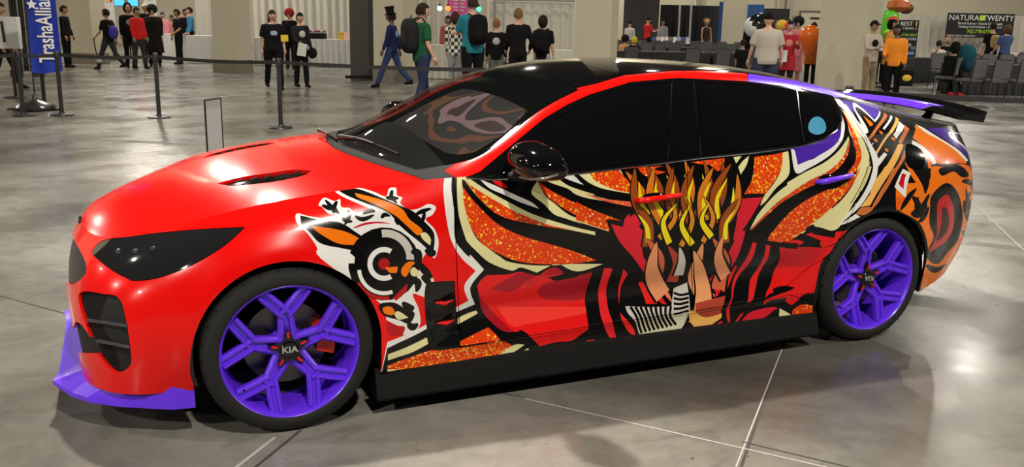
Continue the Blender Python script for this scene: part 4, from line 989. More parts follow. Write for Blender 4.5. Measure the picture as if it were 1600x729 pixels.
base = ramp(noise(.55, 6, .5, .55), (.30, (.075, .07, .06)), (.45, (.15, .142, .122)), (.58, (.225, .215, .188)), (.75, (.30, .285, .25)))
fine = ramp(noise(9, 6, .4, .7), (.3, (.72, .72, .70)), (.6, (1, 1, 1)), (.8, (1.0, 1.0, 1.0)))
c = mixc(base, fine, .8, 'MULTIPLY')
blot = ramp(noise(2.3, 5, 1.5, .6, scale=(1, 1.8, 1)), (.54, (0, 0, 0)), (.80, (1, 1, 1)))
c = mixc(c, (.10, .095, .088), blot)
spots = ramp(noise(28, 2, .2), (.72, (0, 0, 0)), (.78, (1, 1, 1)))
c = mixc(c, (.07, .065, .055), spots)
Lk(c, b.inputs['Base Color'])
rr = ramp(noise(1.3, 5, .6), (.3, (.15, .15, .15)), (.7, (.38, .38, .38))); Lk(rr, b.inputs['Roughness'])
bp = N('ShaderNodeBump'); bp.inputs['Strength'].default_value = .12; bp.inputs['Distance'].default_value = .01; Lk(noise(3.0, 3), bp.inputs['Height']); Lk(bp.outputs[0], b.inputs['Normal'])
tag(MB().box((6, 16, -.1), (90, 90, .2), fm).build('floor'), kind='structure')
# saw-cut joints, a dark cut with a pale worn edge
def joint(p, q, w=.012, m_=None, z=.0006):
    a, b_ = np.array(ground(*p))[:2], np.array(ground(*q))[:2]; d = b_-a; d /= np.linalg.norm(d); n = np.array([-d[1], d[0]])*w/2
    mb = MB(); mb.add([(*(a-n), z), (*(b_-n), z), (*(b_+n), z), (*(a+n), z)], [[0, 1, 2, 3]], m_ or mat('joint_dark', (.05, .045, .04), .8)); return mb
jl = mat('joint_pale', (.42, .41, .38), .6)
for k, (p, q, w, m_) in enumerate([((1226, 533), (1158, 729), .012, None), ((1222, 545), (1150, 729), .006, jl), ((800, 618), (1600, 800), .008, jl), ((1160, 690), (1350, 735), .008, None), ((430, 683), (350, 745), .016, jl), ((470, 672), (380, 745), .010, None), ((0, 462), (110, 492), .008, None), ((740, 604), (820, 622), .008, None),
                                   ((130, 169), (395, 147), .07, jl), ((1480, 112), (1512, 143), .05, jl), ((1525, 320), (1600, 392), .012, jl)]):
    o = joint(p, q, w, m_, .0006+.0003*k).build('trim_%d' % (k+1)); tag(o, kind='structure')

WALL = mat('cream_block_wall', (.56, .51, .38), .8, noise=(30, .06)); COLM = mat('column_paint', (.47, .43, .32), .75, noise=(20, .04)); COLS = COLM
BASEM = mat('column_base_band', (.16, .14, .10), .7); DRAPE = mat('white_drape', (.62, .60, .52), .85); BDRAPE = mat('black_drape', (.012, .012, .013), .8)
SKIRT = mat('silver_skirt', (.55, .55, .53), .45); BLUE = mat('blue_drape', (.012, .06, .20), .7)
CEIL = mat('dark_ceiling', (.05, .05, .05), .9)
tag(MB().box((6, 16, 11.1), (90, 90, .2), CEIL).build('ceiling'), kind='structure')
def wall(name, px0, px1, D0, D1, h, m_, th=.3, z0=0):
    a, b_ = at(px0, D0), at(px1, D1); d = (b_-a); L = d.length; d.normalize(); n = Vector((-d.y, d.x, 0)); mb = MB()
    V = [a, b_, b_+n*th, a+n*th]; V = [(v.x, v.y, z0) for v in V]+[(v.x, v.y, h) for v in V]
    mb.add(V, [[0, 3, 2, 1], [4, 5, 6, 7], [0, 1, 5, 4], [1, 2, 6, 5], [2, 3, 7, 6], [3, 0, 4, 7]], m_); return tag(mb.build(name), kind='structure')
wall('wall_back', -500, 2200, 52, 52, 11, WALL)
wall('wall_left', -900, -700, 6, 52, 11, WALL); 
# brick-course band and pilasters on the far wall
for px in (1088, 1217, 1231): 
    a = at(px, 51.9); tag(MB().box((a.x, a.y, 4), (.35, .2, 8), COLM, None).build('trim_%d' % (20+px)), kind='structure')
# door in the far wall
p = at(1268, 51.6); dr = MB().box((0, 0, 1.25), (1.5, .1, 2.5), mat('door_frame', (.12, .11, .09), .6)).build('door_1'); dr.location = p; dr.rotation_euler.z = RZ; tag(dr, kind='structure')
d2 = MB().box((0, -.07, 1.2), (1.3, .06, 2.36), WALL).build('door_panel', dr); MB().box((.1, -.13, 2.1), (.5, .05, .08), BLACKM).build('door_closer', dr)

def column(pxL, pxC, pxR, D, phi=29, h=11, m_=COLM, band=.35, cat='column', label=None):
    c = at(pxC, D); a = phi*PI/180
    u = Vector((*( -E1*math.cos(a)-E2*-math.sin(a)*-1)[:2], 0)) if False else Vector((*(-E1*math.cos(a)+E2*math.sin(a)*(-1))[:2], 0))
    # front face runs from the shared corner to the left; right face runs back to the right
    u = Vector((*(-E1*math.cos(a)-E2*math.sin(a)*0)[:2], 0)).normalized(); v = Vector((*(E1*math.sin(a)+E2*math.cos(a))[:2], 0))
    def length(w, px):
        lo, hi = 0, 6
        for _ in range(40):
            mid = (lo+hi)/2; q = project(np.array([c.x+w.x*mid, c.y+w.y*mid, 1.5]))[0][0]; c0 = project(np.array([c.x, c.y, 1.5]))[0][0]
            if abs(q-c0) < abs(px-pxC): lo = mid
            else: hi = mid
        return min(lo, 2.5)
    lu, lv = length(u, pxL), length(v, pxR)
    def prism(z0, z1, e, mt):
        P0 = [c-u*e-v*e, c+u*(lu+e)-v*e, c+u*(lu+e)+v*(lv+e), c-u*e+v*(lv+e)]
        MB_.add([(p.x, p.y, z0) for p in P0]+[(p.x, p.y, z1) for p in P0], [[0, 3, 2, 1], [4, 5, 6, 7], [0, 1, 5, 4], [1, 2, 6, 5], [2, 3, 7, 6], [3, 0, 4, 7]], mt)
    MB_ = MB(); prism(0, h, 0, m_)
    if band: prism(0, band, .02, BASEM)
    return MB_
k = 60
for a in ((107, 141, 164, 29), (330, 366, 391, 26), (583, 630, 651, 23.5), (899, 955, 966, 20), (1128, 1161, 1166, 40), (1280, 1355, 1377, 22)):
    k += 1; tag(column(*a, band=0 if a[0] == 1280 else .35).build('wall_column_%d' % k), kind='structure')
# dark movable panel on castors
t = empty('wall_panel', (0, 0, 0), 0, 'tall dark brown movable wall panel on a wheeled foot beside a pale column', 'panel')
column(546, 575, 584, 24, h=5.5, m_=mat('dark_panel', (.045, .038, .03), .6, noise=(9, .2)), band=0).build('panel_body', t)
p = at(565, 23.7); MB().box((p.x, p.y, .1), (.9, .12, .07), BLACKM, None).build('panel_foot', t)

def curtain(name, px0, px1, D0, D1, z0, z1, m_, label=None, cat=None, group=None, amp=.05, wl=.28, kind=None):
    a, b_ = at(px0, D0), at(px1, D1); d = b_-a; L = d.length; d.normalize(); n = Vector((-d.y, d.x, 0)); nn = max(12, int(L/wl*8)); V = []; F = []
    for i in range(nn+1):
        t_ = i/nn*L; o = amp*math.sin(2*PI*t_/wl)+amp*.5*math.sin(2*PI*t_/wl*.37+1)
        for z, f in ((z1, .35), (z0+(z1-z0)*.5, .9), (z0, 1.1)):
            p = a+d*t_+n*o*f; V.append((p.x, p.y, z))
        for z, f in ((z0, 1.1), (z1, .35)):
            p = a+d*t_+n*(o*f+.02); V.append((p.x, p.y, z))
    for i in range(nn):
        for k_ in range(5): F.append([i*5+k_, (i+1)*5+k_, (i+1)*5+(k_+1) % 5, i*5+(k_+1) % 5])
    F += [[0, 1, 2, 3, 4], [nn*5+4-k_ for k_ in range(5)]]
    o = MB().add(V, F, m_, True).build(name); return tag(o, label, cat, group, kind)
# left: drape walls and skirted tables
curtain('drape', 393, 560, 33, 33, 0, 4.2, DRAPE, 'long white pipe-and-drape curtain behind the counter with the yellow box', 'curtain')
curtain('drape', 650, 762, 31, 31, .0, 3.0, DRAPE, 'white curtain behind the pink round sign', 'curtain')
curtain('drape', 765, 898, 27, 27, 0, 2.15, DRAPE, 'white waist-high and tall curtain booth wall beside the group at the counter', 'curtain')
curtain('drape', 305, 330, 36, 36, 0, 5, DRAPE, 'tall white curtain to the left of the first wide pale column', 'curtain')
curtain('drape', 1420, 1640, 34, 34, 0, 2.14, mat('ivory_drape', (.50, .47, .40), .85), 'ivory curtain hanging behind the black vendor banner', 'curtain')
curtain('drape', 1031, 1125, 46, 46, 0, 2.55, BDRAPE, 'black curtain behind the book table', 'curtain', amp=.03)
curtain('drape', 1122, 1128, 44, 44, 0, 2.7, BLUE, 'narrow blue curtain at the end of the black booth', 'curtain', amp=.02)
curtain('drape', 1163, 1192, 44, 44, 0, 2.6, BLUE, 'blue curtain behind the dark standing figure', 'curtain', amp=.03)
curtain('drape', 1192, 1232, 45, 45, 0, 2.45, BDRAPE, 'short black curtain behind the photo sign', 'curtain', amp=.03)
o = wall('backdrop_screen', 974, 1029, 44, 44, 2.85, mat('grey_backdrop', (.05, .05, .05), .8, noise=(2, .3)), .1); del o['kind']; tag(o, 'tall dark grey photo backdrop screen behind the man in red', 'backdrop')
for px, h in ((1061, 2.55), (1078.5, 2.55)):
    p = at(px, 45.5); tag(MB().tube([(p.x, p.y, 0), (p.x, p.y, h)], .05, mat('pole_white', (.6, .6, .6), .4)).build('drape_pole'), 'white upright pole holding the black curtain, %s of the two' % ('left' if px < 1070 else 'right'), 'pole')

def table(px0, px1, D, h, depth, top_m, skirt_m, label, group=None, pleat=True, name='skirted_table'):
    a, b_ = at(px0, D), at(px1, D); L = (b_-a).length; t = empty(name, tuple((a+b_)/2), RZ, label, 'table', group)
    MB().box((0, depth/2, h-.02), (L, depth, .04), top_m, None, .008).build('tabletop', t)
    V = []; F = []; per = [(-L/2, 0), (L/2, 0), (L/2, depth), (-L/2, depth)]; pts = []
    for i in range(4):
        p, q = Vector(per[i]), Vector(per[(i+1) % 4]); n = max(6, int((q-p).length/.045)); d = (q-p).normalized(); nn = Vector((d.y, -d.x))
        for k_ in range(n):
            s_ = k_/n*(q-p).length; pts.append((p+d*s_, nn, .018*math.sin(s_*2*PI/.19)+.008*math.sin(s_*2*PI/.11)))
    for p, nn, o_ in pts:
        V += [(*(p+nn*.004), h-.01), (*(p+nn*(o_+.02)), h*.5), (*(p+nn*(o_*1.3+.03)), .015)]
    n = len(pts)
    for i in range(n):
        for k_ in range(2): F.append([i*3+k_, ((i+1) % n)*3+k_, ((i+1) % n)*3+k_+1, i*3+k_+1])
    MB().add(V, F, skirt_m, True).build('table_skirt', t); return t
table(393, 470, 30, .92, .8, DRAPE, SKIRT, 'long counter under a white cloth with silver skirt behind the women in black')
table(478, 546, 30, .90, .8, DRAPE, SKIRT, 'counter with silver skirt carrying a yellow box, beside the dark panel')
table(250, 276, 33, .92, .8, DRAPE, SKIRT, 'silver-skirted table with a pink-dressed attendant behind it')
table(288, 330, 31, .92, .8, DRAPE, SKIRT, 'silver-skirted table just left of the first wide pale column')
table(665, 700, 25, .92, .7, DRAPE, DRAPE, 'white counter in front of the pink round sign')
table(800, 898, 24.5, .86, .6, DRAPE, DRAPE, 'pale draped counter in front of the row of people with their backs turned')
BT = mat('black_tablecloth', (.012, .012, .012), .7)
WT = mat('white_tabletop', (.6, .6, .6), .5)
table(1018, 1083, 40, .80, .7, WT, BT, 'black-skirted table displaying a row of books')

# things on the counters
def prop(mb, name, p, label, cat, group=None, rz=RZ):
    o = mb.build(name); o.location = p; o.rotation_euler.z = rz; return tag(o, label, cat, group)
YEL = mat('yellow_plastic', (.75, .55, .02), .4)
prop(MB().box((0, 0, .11), (.45, .3, .22), YEL, None, .01).box((0, -.02, .225), (.5, .34, .02), YEL), 'yellow_box', at(540, 30.4, .9), 'yellow box on the counter beside the dark panel', 'box')
prop(MB().box((0, 0, .12), (.28, .02, .24), mat('pink_card', (.75, .45, .42), .5), Matrix.Rotation(-.2, 4, 'X')).box((0, .05, .01), (.2, .1, .02), WT), 'pink_card_stand', at(543, 30.1, .9), 'pink printed card leaning at the front of the yellow box', 'card')
prop(MB().box((0, 0, .09), (.62, .35, .18), BLACKM, None, .01).box((0, 0, .19), (.6, .33, .02), mat('dark_tray', (.1, .06, .04), .5)), 'display_case', at(494, 30.4, .9), 'black display case of trinkets on the silver-skirted counter', 'case')
for i in range(6):
    prop(MB().sphere((0, 0, .05), (.05, .04, .05), mat('trinket%d' % (i % 3), ((.3, .05, .04), (.5, .45, .35), (.15, .1, .2))[i % 3], .5), seg=10).lathe([(0, 0), (.03, 0), (.02, .03), (0, .04)], WT, 10), 'trinket', at(484+i*4.5, 30.4, 1.10), ['red', 'cream', 'dark purple', 'second red', 'second cream', 'second dark purple'][i]+' trinket from the left on the black display case', 'trinket', 'trinkets on the display case')
for i in range(9):
    p = at(1023+i*6.6, 40.2, .80); c_ = [(.04, .06, .2), (.45, .4, .45), (.7, .68, .6), (.65, .62, .5), (.15, .12, .1), (.6, .6, .55), (.25, .3, .5), (.05, .07, .18), (.35, .4, .45)][i]
    prop(MB().box((0, 0, .14), (.16, .03, .26), mat('book_cover%d' % i, c_, .5), Matrix.Rotation(-.15, 4, 'X')), 'book', p,
         ['dark blue', 'mauve', 'cream', 'pale yellow', 'dark brown', 'off-white', 'mid blue', 'navy', 'grey-blue'][i]+' book standing upright on the black-skirted table, number %s from its left end' % ['one', 'two', 'three', 'four', 'five', 'six', 'seven', 'eight', 'nine'][i], 'book', 'books on the far table')
# wall screens and signs at left
def panel_sign(px, D, z, w, h, m_, label, cat='sign', name='sign', stand=True):
    t = empty(name, tuple(at(px, D)), RZ, label, cat); MB().box((0, 0, z), (w, .04, h), m_, None, .005).build('sign_face', t)
    if stand: MB().tube([(0, .04, 0), (0, .04, z)], .02, BLACKM, 8).lathe([(0, 0), (.2, 0), (.2, .02), (0, .03)], BLACKM, 20).build('stand', t)
    return t
def lines(t, rows, M0=None):
    for txt, size, m_, x, z, y in rows:
        link_text(txt, size, m_, Matrix.Translation((x, y, z))@Matrix.Rotation(PI/2, 4, 'X'), t)
TX = mat('white_print', (.8, .8, .78), .5); TK = mat('black_print', (.01, .01, .01), .5); GRN = mat('lime_print', (.45, .75, .02), .5); PNK = mat('pink_print', (.8, .12, .4), .5)
t = panel_sign(236, 34, 1.95, .45, .95, mat('white_board', (.6, .6, .58), .5), 'white notice board with a black header above the silver-skirted table')
MB().box((0, -.03, 2.34), (.46, .02, .16), TK).build('header', t); lines(t, [('- - - - -', .12, TX, 0, 2.34, -.045)]+[('-----', .12, TK, 0, 2.1-.13*i, -.025) for i in range(3)])
MB().box((0, -.03, 1.6), (.14, .02, .2), mat('rust', (.2, .07, .04), .6)).build('picture', t)
t = panel_sign(172, 32, 1.55, .32, 1.2, WT, 'white roll-up sign behind the walking man with a purple bag')
MB().box((-.05, -.03, 2.05), (.08, .02, .1), YEL).build('yellow_mark', t); MB().box((.08, -.03, 2.05), (.08, .02, .1), mat('red_print', (.6, .03, .03), .5)).build('red_mark', t)
t = empty('monitor', tuple(at(200, 35)), RZ, 'pair of lit blue screens on a stand behind the people in dark hoodies', 'monitor')
for s_ in (-.28, .24): MB().box((s_, 0, 2.03), (.42, .05, .30), TK, None, .005).box((s_, -.03, 2.03), (.38, .01, .26), mat('screen_blue', (.05, .3, .5), .3, emit=(.08, .45, .8), es=1.2)).build('screen', t)
MB().tube([(0, 0, 0), (0, 0, 1.9)], .03, BLACKM, 8).box((0, 0, 1.9), (.6, .04, .05), BLACKM).lathe([(0, 0), (.25, 0), (.25, .02), (0, .03)], BLACKM, 20).build('stand', t)
# pink round sign, string lights
t = empty('round_sign', tuple(at(717, 29)), RZ, 'pink round shop sign hanging above the plaid-shirted person', 'sign')
MB().lathe([(0, -.02), (.36, -.02), (.36, .02), (0, .02)], PNK, 40, Matrix.Translation((0, 0, 2.08))@Matrix.Rotation(PI/2, 4, 'X')).build('disc', t)
MB().tube([(0, 0, 2.4), (0, 0, 3.0)], .01, TX, 6).build('cord', t)
for i in range(4):
    MB().tube([(-.2+.06*(i % 2), -.03, 2.2-.1*i), (-.03, -.03, 2.19-.1*i)], .02, TX, 6).tube([(.04, -.03, 2.2-.1*i), (.2-.05*(i % 2), -.03, 2.19-.1*i)], .02, TX, 6).build('scroll_mark', t)
for px, col_, nm in ((687, (.75, .8, .7), 'white-green'), (700, (.95, .35, .05), 'orange'), (748, (.1, .7, .55), 'teal')):
    p = at(px, 28.6, 1.94); prop(MB().sphere((0, 0, 0), .085, mat('bulb_'+nm, col_, .4, emit=col_, es=1.0), seg=16).tube([(0, 0, .08), (0, 0, .14)], .03, BLACKM, 8).tube([(0, 0, .12), (0, .1, 1.0)], .006, BLACKM, 6), 'hanging_light', p, nm+' round hanging light by the pink sign', 'light')
# pipe frame over the booth
a, b_, c_ = at(652, 27.5, 2.15), at(765, 27.5, 2.15), at(898, 27, 2.15)
tag(MB().tube([tuple(at(772, 26.8, 0)), tuple(at(772, 26.8, 2.2))], .03, mat('pipe_grey', (.3, .3, .3), .4), 8).tube([tuple(at(772, 26.8, 2.2)), tuple(at(897, 26.8, 2.2))], .03, mat('pipe_grey', (.3, .3, .3)), 8).build('pipe_frame'), 'grey pipe frame carrying the booth curtain', 'frame')
# far banner and roll-up banner on the right
t = empty('vendor_banner', tuple(at(1530, 33.2)), RZ, 'black hanging vendor banner with white title and lime green dice on the ivory curtain', 'banner')
MB().box((0, 0, 1.76), (2.42, .02, .86), mat('banner_black', (.01, .01, .01), .35)).build('banner_cloth', t)
lines(t, [('NATURAL', .27, TX, -.55, 2.02, -.015), ('TWENTY', .27, TX, .62, 2.02, -.015), ('Board Games • Comic Con Supply', .115, TX, 0, 1.83, -.015), ('Trading Card Games • And More!', .115, TX, 0, 1.71, -.015), ('702.778.6776', .17, GRN, 0, 1.55, -.015), ('@NATURALTWENTYLV', .09, TX, -.62, 1.39, -.015), ('LAS VEGAS', .09, TX, .75, 1.39, -.015)])
MB().lathe([(0, -.01), (.11, -.01), (.11, .01), (0, .01)], GRN, 6, Matrix.Translation((.03, -.02, 2.03))@Matrix.Rotation(PI/2, 4, 'X')).build('dice_mark', t)
MB().lathe([(0, -.01), (.05, -.01), (.05, .01), (0, .01)], mat('pink_red', (.7, .1, .15), .5), 4, Matrix.Translation((-1.14, -.02, 1.39))@Matrix.Rotation(PI/2, 4, 'X')).build('camera_mark', t)
t = empty('roll_up_banner', tuple(at(1419, 30)), RZ, 'black roll-up banner with white, lime and yellow lettering beside the ivory curtain', 'banner')
MB().box((0, 0, .98), (.72, .02, 1.86), WT).box((0, -.012, .98), (.66, .01, 1.80), mat('banner_black', (.01, .01, .01), .35)).build('banner_sheet', t); MB().box((0, 0, .03), (.76, .18, .06), mat('pipe_grey', (.3, .3, .3)), None, .01).build('banner_base', t)
lines(t, [('BEST', .19, TX, -.08, 1.75, -.022), ('LAS VEGAS', .10, TX, -.08, 1.61, -.022), ('!', .38, YEL, .24, 1.70, -.022), ('VOTED BEST', .105, GRN, 0, 1.40, -.022), ('GAME STORE', .10, TX, 0, 1.27, -.022), ('TWENTY', .085, TX, .08, .28, -.022), ('778-6776', .10, GRN, .04, .15, -.022)])
for i, (x, z, w_, h_, c_) in enumerate(((-.2, 1.08, .2, .1, (.2, .2, .22)), (.05, 1.08, .2, .1, (.3, .3, .32)), (.22, .98, .15, .12, (.15, .15, .2)), (-.12, .92, .25, .12, (.08, .08, .1)), (.12, .82, .3, .1, (.15, .3, .6)), (-.1, .68, .3, .14, (.12, .12, .13)), (.15, .55, .25, .1, (.3, .28, .25)))):
    MB().box((x, -.02, z), (w_, .006, h_), mat('photo%d' % i, c_, .5)).build('banner_picture', t)
# photo sign
t = empty('photo_sign', tuple(at(1223, 27)), RZ, 'black sign with white print and a magenta strip about photos', 'sign')
MB().box((0, 0, 1.60), (.42, .04, .42), TK, None, .005).build('sign_face', t); MB().box((0, -.025, 1.44), (.40, .01, .10), PNK).build('magenta_strip', t)
MB().tube([(0, .04, 0), (0, .04, 1.5)], .02, BLACKM, 8).lathe([(0, 0), (.2, 0), (.2, .02), (0, .03)], BLACKM, 20).build('stand', t)
lines(t, [('GET YOUR', .085, TX, 0, 1.73, -.024), ('PHOTO TAKEN', .07, TX, 0, 1.64, -.024), ('BY THE PROS', .07, TX, 0, 1.56, -.024), ('FREE', .10, TX, 0, 1.44, -.034)])

# ------------------------------------------------------------------ stanchions and belts
POSTM = mat('stanchion_black', (.015, .015, .016), .4)
def stanchion(px, py=None, D=None, label='', name='stanchion_post'):
    g = ground(px, py) if py else at(px, D); t = empty(name, (g[0], g[1], 0), 0, label, 'stanchion', None)
    MB().lathe([(0, 0), (.17, 0), (.175, .008), (.165, .022), (.05, .034), (.04, .05), (0, .05)], POSTM, 40).build('base', t)
    MB().lathe([(0, .03), (.032, .03), (.032, .93), (0, .93)], POSTM, 20).build('pole', t)
    MB().lathe([(.032, .88), (.042, .885), (.042, .985), (.036, 1.0), (0, 1.003)], POSTM, 20).build('belt_head', t); return t
S1 = stanchion(249, 184, label='black belt stanchion on the open floor between the walking man and the wide column')
S2 = stanchion(439, 200, label='black belt stanchion in front of the two women in black')
S3 = stanchion(97, 180, label='black belt stanchion just right of the blue banner')
S4 = stanchion(37, 181, label='black belt stanchion left of the blue banner base')
S5 = stanchion(70, 166, label='black belt stanchion behind the blue banner pole')
p_r = at(1337, 9.2); S6 = stanchion(1337, D=9.2, label='black belt stanchion behind the rear of the car')
p_m = at(790, 12.4); S7 = stanchion(800, D=12.6, label='black belt stanchion hidden behind the windshield')
bpy.data.objects.remove(S7.children[0]); 
for c_ in list(S7.children): bpy.data.objects.remove(c_)
S7p = S7.location.copy(); bpy.data.objects.remove(S7)
def belt(a, b_, label, sag=.03, z=.945):
    a, b_ = Vector((a[0], a[1], z)), Vector((b_[0], b_[1], z)); V = []; F = []; n = 16
    for i in range(n+1):
        t_ = i/n; p = a.lerp(b_, t_); s_ = 4*t_*(1-t_)*sag; d = (b_-a).normalized(); nn = Vector((-d.y, d.x, 0))*.0015
        for q, dz in ((nn, .026), (-nn, .026), (-nn, -.026), (nn, -.026)): V.append((p.x+q.x, p.y+q.y, p.z-s_+dz))
    for i in range(n):
        for k_ in range(4): F.append([i*4+k_, (i+1)*4+k_, (i+1)*4+(k_+1) % 4, i*4+(k_+1) % 4])
    F += [[3, 2, 1, 0], [n*4+k_ for k_ in range(4)]]
    return tag(MB().add(V, F, mat('belt_black', (.012, .012, .012), .6)).build('retractable_belt'), label, 'belt')
belt(S3.location, S1.location, 'black barrier belt from the blue banner to the next stanchion'); belt(S1.location, S2.location, 'black barrier belt crossing in front of the wide pale column')
belt(S2.location, at(760, 12.0), 'black barrier belt running behind the windshield past the man in green', .02)
belt(S4.location, S3.location, 'short black barrier belt behind the blue banner'); g0 = ground(-60, 190); belt(g0, S4.location, 'black barrier belt leaving the picture at the far left')
belt(S6.location, at(1690, 8.4), 'black barrier belt above the rear wing at the right', .02); belt(at(1250, 9.6), S6.location, 'short black barrier belt emerging from behind the car roof')

# blue feather banner
p = ground(56, 172); t = empty('feather_banner', (p[0], p[1], 0), RZ+.05, 'tall blue fabric banner with white upright lettering on a black cross base', 'banner')
BB = mat('banner_blue', (.008, .035, .38), .55)
V = []; F = []; w_ = .50
for i in range(13):
    z = .62+i*.2
    for j in range(9):
        x = -.005+w_*j/8; y = .02*math.sin(j*1.1+i*.3); V.append((x, y-.01, z-.02*math.sin(j*.6)))
for i in range(12):
    for j in range(8): a = i*9+j; F.append([a, a+1, a+10, a+9])
MB().add(V, F, BB, True).build('banner_cloth', t)
MB().tube([(0, .01, .10), (0, .01, 3.2)], .012, POSTM, 10).build('pole', t)
MB().lathe([(0, .02), (.30, .02), (.31, .06), (.26, .10), (.12, .14), (.05, .17), (.03, .26), (0, .26)], mat('water_bag', (.03, .03, .03), .25), 40).build('base_weight', t)
MB().box((0, 0, .015), (.9, .05, .03), POSTM).box((0, 0, .015), (.05, .9, .03), POSTM).build('cross_foot', t)
o = link_text('TrashaAlliance', .36, TX, Matrix(), t, 'lettering', align='LEFT', bold=.005)
xs_ = [v.co.x for v in o.data.vertices]; o.data.transform(Matrix.Translation((.30, -.045, .78))@Matrix.Rotation(PI/2, 4, 'X')@Matrix.Rotation(PI/2, 4, 'Z')@Matrix.Diagonal((1.28/(max(xs_)-min(xs_)), 1, 1, 1)))
st = [(math.cos(PI/2+k_*PI/5)*(.09 if k_ % 2 == 0 else .04), math.sin(PI/2+k_*PI/5)*(.09 if k_ % 2 == 0 else .04)) for k_ in range(10)]
MB().prism(st, 0, .004, TX, Matrix.Translation((.12, -.045, 1.70))@Matrix.Rotation(PI/2, 4, 'X')).build('star', t)
# black rack of upright bars, white box sign on it
p = at(34, 23); t = empty('bar_rack', tuple(p), RZ, 'black upright steel gate of bars behind the blue banner', 'rack')
MB().box((0, .02, 1.05), (.62, .04, 1.85), mat('dark_mesh', (.02, .02, .02), .6)).build('back_panel', t)
for i in range(4): MB().tube([(-.24+.16*i, -.03, .1), (-.24+.16*i, -.03, 2.1)], .02, mat('steel_bar', (.35, .35, .35), .3, .8) if i in (1, 2) else POSTM, 8).build('bar', t)
for z in (.25, 1.2, 1.9): MB().tube([(-.31, -.03, z), (.31, -.03, z)], .02, POSTM, 8).build('cross_bar', t)
for s_ in (-.28, .28): MB().box((s_, 0, .08), (.06, .5, .16), POSTM).build('foot', t)
p = at(10, 17); t = empty('box_sign', tuple(p), RZ, 'white box sign with a black upright slot at the left edge', 'sign')
MB().box((0, 0, 1.20), (.42, .12, .58), mat('sign_white', (.6, .62, .58), .5), None, .01).build('sign_box', t); MB().box((0, -.07, 1.22), (.04, .02, .38), TK, Matrix.Rotation(-.05, 4, 'Y')).build('slot', t)
MB().tube([(0, .03, 0), (0, .03, .95)], .03, POSTM, 8).lathe([(0, 0), (.2, 0), (.2, .02), (0, .03)], POSTM, 20).build('stand', t)
# thin upright sign holder behind the bonnet
p = at(325, 7.9); t = empty('sign_holder', tuple(p), RZ+1.40, 'thin black framed sign holder standing behind the hood, seen nearly edge-on', 'sign holder')
for a, b_ in (((-.14, 0, .02), (-.14, 0, .86)), ((.14, 0, .02), (.14, 0, .86)), ((-.14, 0, .86), (.14, 0, .86)), ((-.14, 0, .30), (.14, 0, .30))): MB().tube([a, b_], .009, POSTM, 8).build('frame_bar', t)
MB().box((0, 0, .58), (.26, .006, .54), mat('sign_back', (.4, .4, .4), .4)).build('sign_sheet', t); MB().box((0, 0, .01), (.34, .25, .02), POSTM).build('base_plate', t)

# ================================================================== people
def remesh(mb, vox, mats, smooth=2):
    """one continuous skin over overlapping closed shapes"""
    me = bpy.data.meshes.new('tmp'); me.from_pydata(mb.v, [], mb.f); me.update()
    o = bpy.data.objects.new('tmp', me); COL.objects.link(o)
    r = o.modifiers.new('r', 'REMESH'); r.mode = 'VOXEL'; r.voxel_size = vox; r.use_smooth_shade = True
    s = o.modifiers.new('s', 'SMOOTH'); s.iterations = smooth; s.factor = .6
    dg = bpy.context.evaluated_depsgraph_get(); dg.update(); m2 = bpy.data.meshes.new_from_object(o.evaluated_get(dg))
    bpy.data.objects.remove(o); bpy.data.meshes.remove(me)
    m2.materials.clear()
    for m in mats: m2.materials.append(m)
    m2.polygons.foreach_set('use_smooth', [True]*len(m2.polygons)); return m2
def obj_from(me, name, parent):
    o = bpy.data.objects.new(name, me); COL.objects.link(o); o.parent = parent; return o
def merge(me, mb):
    """append the shapes of mb (own materials) to mesh me"""
    bm = bmesh.new(); bm.from_mesh(me)
    for m in mb.mats:
        if m.name not in [x.name for x in me.materials if x]: me.materials.append(m)
    nm = [x.name for x in me.materials]; vs = [bm.verts.new(v) for v in mb.v]
    for f, mi, sm in zip(mb.f, mb.mi, mb.sm):
        try: fc = bm.faces.new([vs[i] for i in f]); fc.material_index = nm.index(mb.mats[mi].name); fc.smooth = True
        except ValueError: pass
    bm.to_mesh(me); bm.free(); return me
def ring_loft(mb, rings, n=18):
    """rings: (centre, half width x, half depth y, angle) bottom to top"""
    V = []; F = []
    for c, rx, ry, a in rings:
        for k in range(n):
            q = 2*PI*k/n; x, y = rx*math.cos(q), ry*math.sin(q); V.append((c[0]+x*math.cos(a)-y*math.sin(a), c[1]+x*math.sin(a)+y*math.cos(a), c[2]))
    for i in range(len(rings)-1):
        for k in range(n): F.append([i*n+k, i*n+(k+1) % n, (i+1)*n+(k+1) % n, (i+1)*n+k])
    F += [list(range(n))[::-1], [(len(rings)-1)*n+k for k in range(n)]]
    mb.add(V, F, None, True)
SKIN = {'light': (.55, .30, .20), 'tan': (.36, .19, .11), 'dark': (.12, .06, .035)}
def cl(c): return mat('cloth_%02x%02x%02x' % tuple(int(min(1, v)*255) for v in c), c, .85, spec=.12)
